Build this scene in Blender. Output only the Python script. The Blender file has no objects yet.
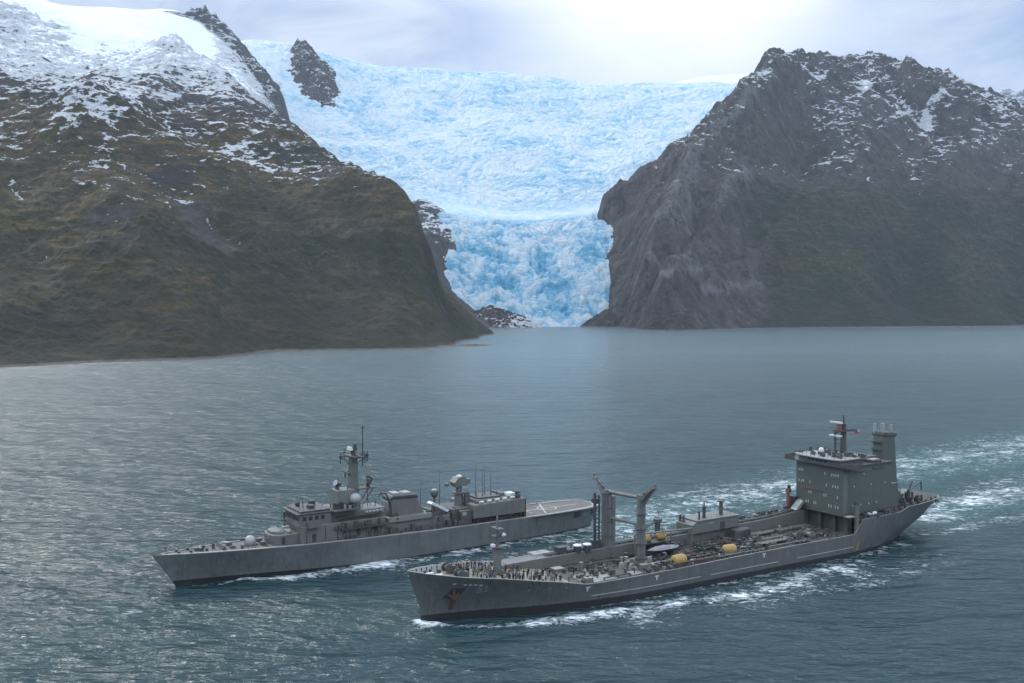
import bpy, bmesh, math, random
import numpy as np
from mathutils import Vector, Matrix

# ------------------------------------------------------------------ camera, sky, sun, exposure
SC = bpy.context.scene
COL = SC.collection
CAM_H = 63.0
PITCH = math.atan((341.5 - 300.0) / 1000.0)
cam_d = bpy.data.cameras.new('camera')
cam = bpy.data.objects.new('camera', cam_d); COL.objects.link(cam)
cam_d.sensor_width = 36.0; cam_d.sensor_fit = 'HORIZONTAL'
cam_d.lens = 36.0 * 1000.0 / 1024.0
cam_d.clip_start = 1.0; cam_d.clip_end = 60000.0
cam.location = (0, 0, CAM_H)
cam.rotation_euler = (math.pi / 2 - PITCH, 0, 0)
SC.camera = cam
SC.view_settings.view_transform = 'Standard'
SC.view_settings.look = 'None'
SC.view_settings.exposure = 0.28
SC.view_settings.gamma = 1.0
SC.cycles.max_bounces = 6
SC.cycles.volume_bounces = 0
SC.cycles.caustics_reflective = False
SC.cycles.caustics_refractive = False

SUN_AZ = -37.0     # degrees to the right of the viewing direction (+Y)
SUN_EL = 31.0
sd = bpy.data.lights.new('sun', 'SUN'); so = bpy.data.objects.new('sun', sd); COL.objects.link(so)
sd.energy = 1.5; sd.angle = math.radians(10); sd.color = (1.0, 0.95, 0.88)
dirv = Vector((math.sin(math.radians(SUN_AZ)) * math.cos(math.radians(SUN_EL)),
               math.cos(math.radians(SUN_AZ)) * math.cos(math.radians(SUN_EL)),
               math.sin(math.radians(SUN_EL))))
so.rotation_euler = dirv.to_track_quat('Z', 'Y').to_euler()
so.location = (0, 0, 2500)

W = bpy.data.worlds.new('World'); SC.world = W; W.use_nodes = True
nt = W.node_tree; nt.nodes.clear()


class N:
    """tiny node-graph helper"""
    def __init__(s, tree): s.t = tree
    def add(s, typ, **kw):
        n = s.t.nodes.new(typ)
        for k, v in kw.items():
            if k.startswith('i_'):
                key = k[2:]
                n.inputs[int(key) if key.isdigit() else key.replace('_', ' ')].default_value = v
            else:
                setattr(n, k, v)
        return n
    def link(s, a, b): s.t.links.new(a, b)
    def math(s, op, a, b=None, c=None, clamp=False):
        n = s.t.nodes.new('ShaderNodeMath'); n.operation = op; n.use_clamp = clamp
        for i, v in enumerate((a, b, c)):
            if v is None: continue
            if isinstance(v, (int, float)): n.inputs[i].default_value = v
            else: s.link(v, n.inputs[i])
        return n.outputs[0]
    def mix(s, fac, a, b, typ='MIX'):
        n = s.t.nodes.new('ShaderNodeMix'); n.data_type = 'RGBA'; n.blend_type = typ
        for sock, v in ((n.inputs[0], fac), (n.inputs[6], a), (n.inputs[7], b)):
            if isinstance(v, (int, float)): sock.default_value = v
            elif isinstance(v, (tuple, list)): sock.default_value = (*v[:3], 1)
            else: s.link(v, sock)
        return n.outputs[2]
    def ramp(s, fac, *stops, interp='LINEAR'):
        n = s.t.nodes.new('ShaderNodeValToRGB'); n.color_ramp.interpolation = interp
        e = n.color_ramp.elements
        while len(e) < len(stops): e.new(0.5)
        for el, (p, c) in zip(e, stops):
            el.position = p
            el.color = (c, c, c, 1) if isinstance(c, (int, float)) else (*c, 1)
        s.link(fac, n.inputs[0]); return n.outputs[0]
    def maprange(s, v, a, b, c=0.0, d=1.0, smooth=False):
        n = s.t.nodes.new('ShaderNodeMapRange'); n.clamp = True
        if smooth: n.interpolation_type = 'SMOOTHSTEP'
        s.link(v, n.inputs[0])
        for i, x in zip((1, 2, 3, 4), (a, b, c, d)): n.inputs[i].default_value = x
        return n.outputs[0]
    def noise(s, vec, scale, detail=4, rough=0.5, dist=0.0):
        n = s.add('ShaderNodeTexNoise'); n.inputs['Scale'].default_value = scale
        n.inputs['Detail'].default_value = detail; n.inputs['Roughness'].default_value = rough
        n.inputs['Distortion'].default_value = dist
        if vec is not None: s.link(vec, n.inputs['Vector'])
        return n.outputs[0]
    def mapping(s, vec, scale=(1, 1, 1), rot=(0, 0, 0), loc=(0, 0, 0)):
        n = s.add('ShaderNodeMapping'); s.link(vec, n.inputs[0])
        n.inputs['Scale'].default_value = scale; n.inputs['Rotation'].default_value = rot
        n.inputs['Location'].default_value = loc
        return n.outputs[0]


g = N(nt)
sky = g.add('ShaderNodeTexSky', sky_type='NISHITA', sun_disc=False)
sky.sun_elevation = math.radians(SUN_EL); sky.sun_rotation = math.radians(SUN_AZ)
tc = g.add('ShaderNodeTexCoord')
dirn = tc.outputs['Generated']
# overcast: cloud deck sampled by direction, with one brighter patch of thin cloud
cl = g.noise(g.mapping(dirn, (1.0, 1.0, 2.6), loc=(0.35, 0.1, 0.2)), 6.0, 7, 0.58, 0.5)
vm = g.add('ShaderNodeVectorMath', operation='DOT_PRODUCT')
g.link(dirn, vm.inputs[0]); vm.inputs[1].default_value = (0.155, 0.93, 0.335)   # thin cloud glowing above the ice
halo = g.math('POWER', g.math('MAXIMUM', vm.outputs['Value'], 0.0), 95.0)
sepz = g.add('ShaderNodeSeparateXYZ'); g.link(dirn, sepz.inputs[0])
halo2 = g.math('MULTIPLY', halo, g.maprange(cl, 0.36, 0.62, 1.0, 0.45))
dark = g.mix(g.maprange(cl, 0.36, 0.62), (2.6, 3.6, 5.9), (6.0, 6.6, 7.7))
bright = g.mix(g.math('MULTIPLY', halo2, 1.0, clamp=True), dark, (17.0, 16.6, 16.0))
over = g.mix(g.maprange(sepz.outputs[2], 0.27, 0.44), bright, (16.5, 18.7, 21.8))
final = g.mix(0.90, sky.outputs[0], over)
bg = g.add('ShaderNodeBackground'); bg.inputs['Strength'].default_value = 0.1
g.link(final, bg.inputs[0])
wo = g.add('ShaderNodeOutputWorld'); g.link(bg.outputs[0], wo.inputs[0])

# ------------------------------------------------------------------ helpers
CP, SP = math.cos(PITCH), math.sin(PITCH)


def ray(x, y):
    cx = (np.asarray(x, float) - 512) / 1000.0; cy = (341.5 - np.asarray(y, float)) / 1000.0
    return cx, CP + cy * SP, cy * CP - SP


def at_depth(x, y, Y):
    rx, ry, rz = ray(x, y); t = Y / ry
    return rx * t, Y + 0 * rx, CAM_H + rz * t


def on_water(x, y):
    rx, ry, rz = ray(x, y); t = -CAM_H / rz
    return rx * t, ry * t


_rng = np.random.RandomState(7)
_perm = _rng.permutation(512)
_ga = _rng.rand(512) * 2 * np.pi
_gx, _gy = np.cos(_ga), np.sin(_ga)


def perlin(x, y):
    xi = np.floor(x).astype(np.int64); yi = np.floor(y).astype(np.int64)
    fx = x - xi; fy = y - yi
    def gr(ix, iy, dx, dy):
        h = _perm[(_perm[ix & 511] + iy) & 511]
        return _gx[h] * dx + _gy[h] * dy
    u = fx * fx * fx * (fx * (fx * 6 - 15) + 10); v = fy * fy * fy * (fy * (fy * 6 - 15) + 10)
    a = gr(xi, yi, fx, fy); b = gr(xi + 1, yi, fx - 1, fy)
    c = gr(xi, yi + 1, fx, fy - 1); d = gr(xi + 1, yi + 1, fx - 1, fy - 1)
    return (a + u * (b - a) + v * (c + u * (d - c) - a - u * (b - a))) * 1.5


def fbm(x, y, s, octv=5, gain=0.5, ridged=False):
    r = 0; amp = 1.0; tot = 0
    x = x / s + 31.7; y = y / s + 11.3
    for o in range(octv):
        p = perlin(x, y)
        if ridged: p = 1 - 2.2 * np.abs(p)
        r = r + amp * p; tot += amp; amp *= gain
        x, y = x * 1.9 + y * 0.6 + 5.1, y * 1.9 - x * 0.6 + 9.2
    return r / tot


def worley(x, y, s):
    x = x / s; y = y / s
    xi = np.floor(x).astype(np.int64); yi = np.floor(y).astype(np.int64)
    f1 = np.full(x.shape, 9.0); f2 = np.full(x.shape, 9.0); cid = np.zeros(x.shape)
    for dx in (-1, 0, 1):
        for dy in (-1, 0, 1):
            h = _perm[(_perm[(xi + dx) & 511] + yi + dy) & 511]; h2 = _perm[(h + 71) & 511]
            d = np.hypot(xi + dx + (h % 97) / 97.0 - x, yi + dy + (h2 % 97) / 97.0 - y)
            near = d < f1
            f2 = np.where(near, f1, np.minimum(f2, d)); cid = np.where(near, h / 511.0, cid); f1 = np.where(near, d, f1)
    return f1, f2, cid


def sstep(a, b, v):
    t = np.clip((v - a) / (b - a), 0, 1); return t * t * (3 - 2 * t)


class RBF:
    """thin-plate surface through control points given as (bearing, depth) -> height"""
    def __init__(s, P, reg=0.02):
        P = np.array(P, float)
        s.c = s.co(P[:, 0], P[:, 1]); n = len(P)
        A = s.k(np.linalg.norm(s.c[:, None] - s.c[None], axis=2)) + reg * np.eye(n)
        Q = np.c_[np.ones(n), s.c]
        M = np.block([[A, Q], [Q.T, np.zeros((3, 3))]])
        s.w = np.linalg.solve(M, np.r_[P[:, 2], 0, 0, 0])
    @staticmethod
    def co(X, Y): return np.c_[np.asarray(X) / np.asarray(Y) * 10.0, np.log(Y) * 6.0]
    @staticmethod
    def k(r): return np.where(r > 1e-9, r * r * np.log(np.maximum(r, 1e-9)), 0)
    def __call__(s, X, Y):
        sh = X.shape; q = s.co(X.ravel(), Y.ravel()); out = np.empty(len(q))
        for i in range(0, len(q), 40000):
            b = q[i:i + 40000]
            K = s.k(np.linalg.norm(b[:, None] - s.c[None], axis=2))
            out[i:i + 40000] = K @ s.w[:-3] + np.c_[np.ones(len(b)), b] @ s.w[-3:]
        return out.reshape(sh)


def ctrl(shore=(), pts=(), raw=()):
    """shore: pixels at sea level; pts: pixel plus depth; raw: bearing pixel, depth, height"""
    P = []
    for x, y in shore:
        X, Y = on_water(x, y); P.append((X, Y, 0.0))
        P.append((X * (1 - 90 / Y), Y - 90, -35.0))
    for x, y, Y in pts:
        X, Y, Z = at_depth(x, y, Y); P.append((X, Y, Z))
    for x, Y, Z in raw: P.append(((x - 512) / 1000.0 * Y, Y, Z))
    return P


def tent(X, Y, line, slope, jag=0.0):
    """rock ridge: polyline of (X, Y, Z) crest points, falling away at the given slope"""
    best = np.full(X.shape, -9999.0)
    for (ax, ay, az), (bx, by, bz) in zip(line[:-1], line[1:]):
        dx, dy = bx - ax, by - ay; L2 = dx * dx + dy * dy
        t = np.clip(((X - ax) * dx + (Y - ay) * dy) / L2, 0, 1)
        d = np.hypot(X - ax - t * dx, Y - ay - t * dy)
        best = np.maximum(best, az + t * (bz - az) - slope * d)
    return best


def hit(x, y, S, Y0, Y1):
    """where the sight line through a pixel meets a control surface"""
    Ys = np.linspace(Y0, Y1, 500); Xs, Ys, Zs = at_depth(x, y, Ys)
    below = np.nonzero(S(Xs, Ys) >= Zs)[0]
    i = below[0] if len(below) else -1
    return float(Xs[i]), float(Ys[i])


def rib(X, Y, pix, S, Y0, Y1, amp, wid):
    """a spur (or gully, amp < 0) following a line seen on the slope"""
    L = [hit(x, y, S, Y0, Y1) for x, y in pix]; best = np.full(X.shape, 1e9); side = np.zeros(X.shape)
    xw = X + 18 * fbm(X, Y, 60, 4); yw = Y + 18 * fbm(X + 77, Y, 60, 4)
    for (ax, ay), (bx, by) in zip(L[:-1], L[1:]):
        dx, dy = bx - ax, by - ay; t = np.clip(((xw - ax) * dx + (yw - ay) * dy) / (dx * dx + dy * dy), 0, 1)
        best = np.minimum(best, np.hypot(xw - ax - t * dx, yw - ay - t * dy))
    return amp * np.exp(-np.abs(best / wid) ** 1.4)


def grid_mesh(name, X, Y, Z, attrs=None, smooth=True):
    r, c = X.shape
    me = bpy.data.meshes.new(name)
    co = np.stack([X, Y, Z], -1).reshape(-1, 3).astype(np.float32)
    idx = np.arange(r * c).reshape(r, c)
    q = np.stack([idx[:-1, :-1], idx[:-1, 1:], idx[1:, 1:], idx[1:, :-1]], -1).reshape(-1, 4).astype(np.int32)
    me.vertices.add(len(co)); me.vertices.foreach_set('co', co.ravel())
    me.loops.add(q.size); me.loops.foreach_set('vertex_index', q.ravel())
    me.polygons.add(len(q))
    me.polygons.foreach_set('loop_start', np.arange(0, q.size, 4, dtype=np.int32))
    me.polygons.foreach_set('loop_total', np.full(len(q), 4, dtype=np.int32))
    me.update(calc_edges=True); me.validate()
    me.polygons.foreach_set('use_smooth', np.full(len(q), smooth))
    for k, v in (attrs or {}).items():
        a = me.attributes.new(k, 'FLOAT', 'POINT'); a.data.foreach_set('value', np.asarray(v, np.float32).ravel())
    o = bpy.data.objects.new(name, me); COL.objects.link(o)
    return o


def tag(o, label=None, cat=None, group=None, kind=None):
    if label: o['label'] = label
    if cat: o['category'] = cat
    if group: o['group'] = group
    if kind: o['kind'] = kind
    return o


def new_mat(name):
    m = bpy.data.materials.new(name); m.use_nodes = True
    m.node_tree.nodes.clear(); h = N(m.node_tree)
    b = h.add('ShaderNodeBsdfPrincipled'); o = h.add('ShaderNodeOutputMaterial')
    h.link(b.outputs[0], o.inputs[0])
    return m, h, b, o


def attr(h, name):
    return h.add('ShaderNodeAttribute', attribute_name=name).outputs['Fac']


def pos(h):
    return h.add('ShaderNodeTexCoord').outputs['Object']


def bump(h, b, height, strength, dist):
    n = h.add('ShaderNodeBump'); n.inputs['Strength'].default_value = strength; n.inputs['Distance'].default_value = dist
    h.link(height, n.inputs['Height']); h.link(n.outputs[0], b.inputs['Normal']); return n


def polar(x0, x1, nx, Y0, Y1, ny):
    xs = np.linspace(x0, x1, nx); Ys = np.exp(np.linspace(math.log(Y0), math.log(Y1), ny))
    XX, YY = np.meshgrid(xs, Ys); return (XX - 512) / 1000.0 * YY, YY, XX


# ------------------------------------------------------------------ glacier
GP = ctrl(pts=[
    (480, 327, 2360), (530, 327.5, 2350), (570, 327.5, 2350), (610, 327, 2360), (400, 327, 2360), (660, 327, 2360),
    (440, 300, 2420), (500, 300, 2430), (560, 300, 2430), (610, 300, 2420),
    (440, 260, 2560), (500, 260, 2560), (560, 260, 2560), (620, 260, 2560),
    (430, 222, 2730), (500, 224, 2740), (560, 224, 2740), (620, 222, 2730),
    (430, 208, 2960), (500, 212, 2960), (560, 212, 2960), (620, 210, 2960),
    (400, 180, 3200), (460, 182, 3250), (520, 182, 3250), (600, 180, 3220), (660, 175, 3200),
    (340, 140, 3650), (420, 140, 3700), (520, 140, 3700), (620, 140, 3700), (700, 140, 3600),
    (290, 100, 4000), (360, 100, 4150), (450, 104, 4200), (550, 104, 4200), (650, 104, 4200), (740, 100, 4050),
    (180, 58, 4200), (230, 45, 4500), (250, 42, 4600), (293, 44, 4600), (330, 54, 4600), (400, 67, 4600), (450, 72, 4600), (500, 75, 4600),
    (560, 79, 4600), (620, 84, 4600), (660, 83, 4600), (700, 82, 4600), (760, 84, 4600), (820, 86, 4600),
    ], raw=[(x, 2260, -30) for x in (300, 400, 500, 600, 700)] + [(x, 5300, 1060) for x in (150, 300, 450, 600, 800)] + [(330, 2500, -20), (690, 2500, -20), (320, 2900, 250), (700, 2900, 250), (780, 2400, -120), (780, 2800, 0), (850, 2700, -150), (800, 3300, 350)])
GS = RBF(GP, 0.01)
X, Y, PX = polar(170, 830, 760, 2270, 5200, 640)
H = GS(X, Y)
H0 = H.copy()
lip = 120 * ((PX - 515) / 100.0) ** 2 * sstep(520, 500, np.abs(PX - 515) * 5) + 40 * fbm(X, Y, 120, 3)
low = 1 - sstep(2700, 2830, Y - lip)              # the broken tongue below the lip
flat = np.exp(-((Y - lip - 2890) / 80.0) ** 2)   # smooth snowy shelf
up = sstep(2860, 3150, Y - lip)
wx = X + 26 * fbm(X, Y, 70, 4); wy = Y * 0.7 + 26 * fbm(X + 500, Y, 70, 4)
f1, f2, cid = worley(wx, wy * 1.25, 21.0)
g1, g2, gid = worley(wx + 300 + 6 * fbm(X, Y, 15, 3), wy * 1.5, 9.5)
crev = np.clip((f2 - f1) * 2.2, 0, 1); crev2 = np.clip((g2 - g1) * 2.2, 0, 1)
terr = fbm(wx * 0.42 + 0.15 * wy, wy * 1.15, 52, 5, 0.6, True)     # broken steps across the fall
rough_ = fbm(X, Y, 24, 5, 0.62, True)
ser = low * (6 * (cid - 0.5) + 3.5 * (crev - 1) + 3.6 * (gid - 0.5) + 2 * (crev2 - 1) + 15 * terr + 3 * rough_)
bx = X + 90 * fbm(X, Y, 300, 4); by = Y + 90 * fbm(X + 90, Y - 40, 260, 4)
band = fbm(bx * 0.75, by * 0.9, 46, 5, 0.62, True)
u1, u2, uid = worley(bx * 0.8, by * 1.1, 26.0); ucr = np.clip((u2 - u1) * 2.4, 0, 1)
ser += up * (5.5 * band + 4.0 * (uid - 0.5) + 4.0 * (ucr - 1) + 3.0 * (gid - 0.5) + 24 * fbm(X, Y, 420, 3)) + flat * 1.5 * fbm(X, Y, 30, 3)
fade = sstep(2340, 2400, Y) * 0.8 + 0.2
H = H + ser * fade
blue = np.clip(0.50 + low * (0.32 + 0.22 * (0.5 - crev) + 0.16 * (0.5 - crev2) - 0.30 * (cid - 0.5) - 0.75 * terr - 0.15 * rough_ + 0.22 * fbm(X, Y, 130, 4))
               + up * (0.22 * (0.6 - ucr) - 0.34 * band - 0.2 * (uid - 0.5) + 0.42 * fbm(bx, by, 190, 4) - 0.12) - 0.28 * flat
               - 0.3 * sstep(330, 230, PX) * up, 0, 1)
ice = grid_mesh('glacier', X, Y, H, {'blue': blue})
tag(ice, kind='structure')
m, h, b, _ = new_mat('glacier_ice')
P = pos(h)
n1 = h.noise(h.mapping(P, (1, 0.6, 1)), 0.035, 6, 0.65); n2 = h.noise(h.mapping(P, (0.6, 1, 1.8)), 0.11, 6, 0.75)
bl = h.math('ADD', attr(h, 'blue'), h.math('MULTIPLY_ADD', n1, 0.6, -0.3))
bl = h.math('ADD', bl, h.math('MULTIPLY_ADD', n2, 1.15, -0.575))
col = h.ramp(bl, (0.12, (0.62, 0.71, 0.77)), (0.36, (0.40, 0.59, 0.72)), (0.62, (0.16, 0.43, 0.62)), (0.92, (0.05, 0.27, 0.46)))
geo = h.add('ShaderNodeNewGeometry'); sp_ = h.add('ShaderNodeSeparateXYZ'); h.link(geo.outputs['Position'], sp_.inputs[0])
dirt = h.math('MULTIPLY', h.maprange(h.noise(P, 0.03, 5, 0.7), 0.58, 0.75), h.maprange(sp_.outputs[2], 10, 160, 0.5, 0.0))
col = h.mix(dirt, col, (0.12, 0.13, 0.14))
h.link(col, b.inputs['Base Color']); b.inputs['Roughness'].default_value = 0.6
bump(h, b, h.math('ADD', h.noise(P, 0.12, 6, 0.7), h.math('MULTIPLY', n2, 0.8)), 1.0, 10.0)
ice.data.materials.append(m)


def ice_h(x, Y): 
    X = np.array([(x - 512) / 1000.0 * Y]); return float(GS(X, np.array([float(Y)]))[0])


# ------------------------------------------------------------------ mountain west of the glacier (brown spur, snow dome behind)
LP = ctrl(
    shore=[(-260, 384), (-150, 376), (-60, 371.5), (0, 368), (80, 364), (160, 360), (230, 356), (300, 352), (360, 350.5), (420, 349), (458, 346.5), (474, 340), (491, 335)],
    pts=[
    (-60, 300, 1030), (0, 300, 1052), (100, 300, 1120), (200, 300, 1200), (300, 300, 1330), (380, 300, 1400), (430, 300, 1480),
    (0, 240, 1190), (100, 240, 1270), (200, 240, 1370), (300, 240, 1510), (380, 245, 1560),
    (-60, 200, 1280), (0, 200, 1315), (100, 200, 1400), (200, 200, 1530), (300, 190, 1730), (350, 200, 1690),
    (-60, 140, 1530), (0, 140, 1560), (100, 140, 1670), (200, 140, 1880), (260, 140, 1960),
    (-60, 95, 1800), (0, 100, 1800), (60, 105, 1880), (100, 95, 2080), (150, 80, 2450),
    (0, 62, 2250), (60, 62, 2450), (110, 70, 2550),
    (176, 54, 2800), (223, 84, 2500), (250, 106, 2320), (287, 128, 2180), (320, 151, 2060), (352, 174, 1920), (379, 190, 1830), (402, 207, 1750), (420, 220, 1690),
    (430, 235, 1640),  (455, 306, 1650), (472, 322, 1720),
    (-100, -70, 3700), (0, -20, 3300), (60, 5, 3500), (100, 7, 3600), (150, 10, 3700), (180, 14, 3800),
    (0, 35, 2600), (100, 45, 2900), (150, 40, 3100), (190, 48, 3300), (205, 60, 3300), (225, 50, 3500), (245, 66, 3450), (262, 90, 3300), (276, 110, 3150),
    (426, 203, 2860), (440, 216, 2780), (452, 234, 2690), (457, 247, 2620), (448, 262, 2560), (445, 276, 2520), (452, 291, 2460), (462, 302, 2430), (474, 312, 2400), (440, 290, 2300), (430, 250, 2500)],
    raw=[(431, 1600, 72), (435, 1690, 68), (436, 1540, 62), (441, 1620, 56), (450, 1640, 44), (466, 1640, 22), (445, 1760, 60), (420, 1600, 160), (421, 1650, 170), (302, 3450, 520), (312, 3200, 420), (262, 3900, 800), (330, 2900, 250), (380, 2500, 150), (420, 2150, 100), (470, 2100, 20), (480, 2300, 20),
         (300, 2600, 380), (350, 2350, 260), (400, 2100, 170),
         (490, 2500, 60), (485, 2650, 140), (480, 2800, 200), (455, 2950, 260), (420, 3200, 330),
         (0, 4400, 1150), (100, 4400, 1050), (180, 4400, 850), (250, 4200, 600), (520, 1800, -40), (510, 1650, -35), (490, 1500, -30), (530, 2100, -40)])
LS = RBF(LP, 0.01)
X, Y, PX = polar(-280, 520, 900, 780, 4500, 900)
H = LS(X, Y)


for pix, amp, wid in (([(-40, 95), (0, 98), (45, 106), (85, 124), (150, 150), (215, 180)], 26, 70), ([(176, 56), (172, 80), (150, 112), (120, 135)], 38, 55),
                      ([(111, 84), (95, 120), (80, 150)], 30, 50), ([(223, 85), (232, 120), (262, 160)], 22, 50), ([(352, 180), (330, 220), (345, 260), (400, 320)], 10, 70),
                      ([(180, 195), (205, 225), (240, 262), (262, 330)], -26, 55), ([(290, 140), (280, 200), (330, 300)], -18, 60), ([(10, 165), (40, 240), (70, 330)], -16, 55),
                      ([(100, 190), (150, 280), (190, 350)], 18, 60), ([(395, 215), (388, 260), (430, 330)], -20, 40), ([(0, 130), (30, 190), (20, 260)], -14, 50)):
    H = H + rib(X, Y, pix, LS, 850, 3200, amp, wid)


def rocky(H, X, Y, a=1.0):
    k = np.clip(H / 130.0, 0.0, 1)
    hi = np.clip((H - 330) / 350.0, 0, 1)
    wX = X + 60 * fbm(X, Y, 260, 3); wY = Y + 60 * fbm(X + 700, Y, 260, 3)
    d = k * a * (30 * fbm(wX, wY, 300, 5, 0.55, True) - 10 + 13 * fbm(wX, wY * 0.6, 85, 5, 0.55, True)) + hi * (26 * fbm(wX, wY, 170, 5, 0.55, True) - 8)
    d += np.clip(H / 25.0, 0, 1) * 3.4 * fbm(X, Y, 26, 4, 0.6, True)
    return H + d


dome = sstep(2900, 3200, Y) * sstep(320, 290, PX)
side_ = sstep(190, 240, PX) * dome
d2 = dome * (1 - 0.55 * side_)
H = (H + dome * (7 * fbm(X, Y, 120, 5, 0.55) + side_ * 14 * fbm(X, Y, 60, 5, 0.6, True))) * d2 + rocky(H, X, Y, 0.8) * (1 - d2)
pk = [at_depth(*p) for p in ((176, 22, 3640), (184, 13, 3660), (196, 6, 3690), (204, 3, 3700), (213, 12, 3690), (224, 27, 3670), (240, 45, 3640), (256, 64, 3600))]
wx_, wy_ = X + 20 * fbm(X, Y, 45, 4), Y + 20 * fbm(X + 50, Y, 45, 4)
T = tent(wx_, wy_, pk, 1.15) + 20 * fbm(X, Y, 55, 5, 0.55, True) - 8
T = np.where(tent(X, Y, pk, 1.15) > -9000, T, H)
peak = sstep(-6, 16, T - H) * sstep(150, 60, (tent(X, Y, [(p[0], p[1], 0.0) for p in pk], 1.0) * -1.0))
H = np.where(peak > 0, np.maximum(H, H + (T - H) * np.minimum(peak * 1.5, 1)), H)
# snow cover: full on the dome, broken by rock below it
gy_, gx_ = np.gradient(H); slope = np.hypot(gx_ / np.gradient(X, axis=1), gy_ / np.gradient(Y, axis=0))
snow = np.interp(H + 70 * fbm(X, Y, 300, 3), [130, 200, 290, 400, 520, 650], [-0.02, 0.22, 0.35, 0.41, 0.46, 0.60]) - 0.10 * np.clip(slope - 0.6, -1, 1)
pd = -tent(wx_, wy_, [(p[0], p[1], 0.0) for p in pk], 1.0)
peak = np.maximum(peak, sstep(72, 40, pd + 30 * fbm(X, Y, 50, 4)))
snow = snow + dome * 0.9 * (1 - side_)
snow = snow * (1 - side_) + side_ * (0.47 + 0.16 * fbm(X, Y, 110, 4) - 0.20 * sstep(262, 290, PX))
snow = snow * (1 - peak) + peak * (0.30 + 0.1 * fbm(X, Y, 60, 3)) + sstep(1950, 2500, Y) * 0.10
snow += 0.35 * sstep(2500, 2900, Y) * sstep(60, 20, np.abs(PX - 110)) * sstep(2400, 2600, Y)
snow -= 0.07 * sstep(120, 240, PX) * (1 - dome) * sstep(2500, 2300, Y)
for pix in ([(9, 163), (14, 172), (20, 186)], [(42, 231), (45, 246)], [(205, 210), (218, 222), (235, 233), (243, 247)], [(178, 190), (186, 198)]):
    snow = snow + rib(X, Y, pix, LS, 850, 3200, 0.42, 2.2)
scree = rib(X, Y, [(183, 200), (205, 222), (222, 242)], LS, 850, 3200, 0.9, 34) + rib(X, Y, [(100, 225), (135, 232)], LS, 850, 3200, 0.7, 30)
fr = sstep(1950, 2150, Y) * sstep(330, 400, PX)   # rock beside the ice
left = grid_mesh('mountain_left', X, Y, H, {'snow': snow, 'slab': 0 * X, 'bare': np.clip(fr + peak + scree + sstep(300, 560, H + 60 * fbm(X, Y, 150, 4)) * 1.0, 0, 1)})
tag(left, kind='structure')


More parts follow.
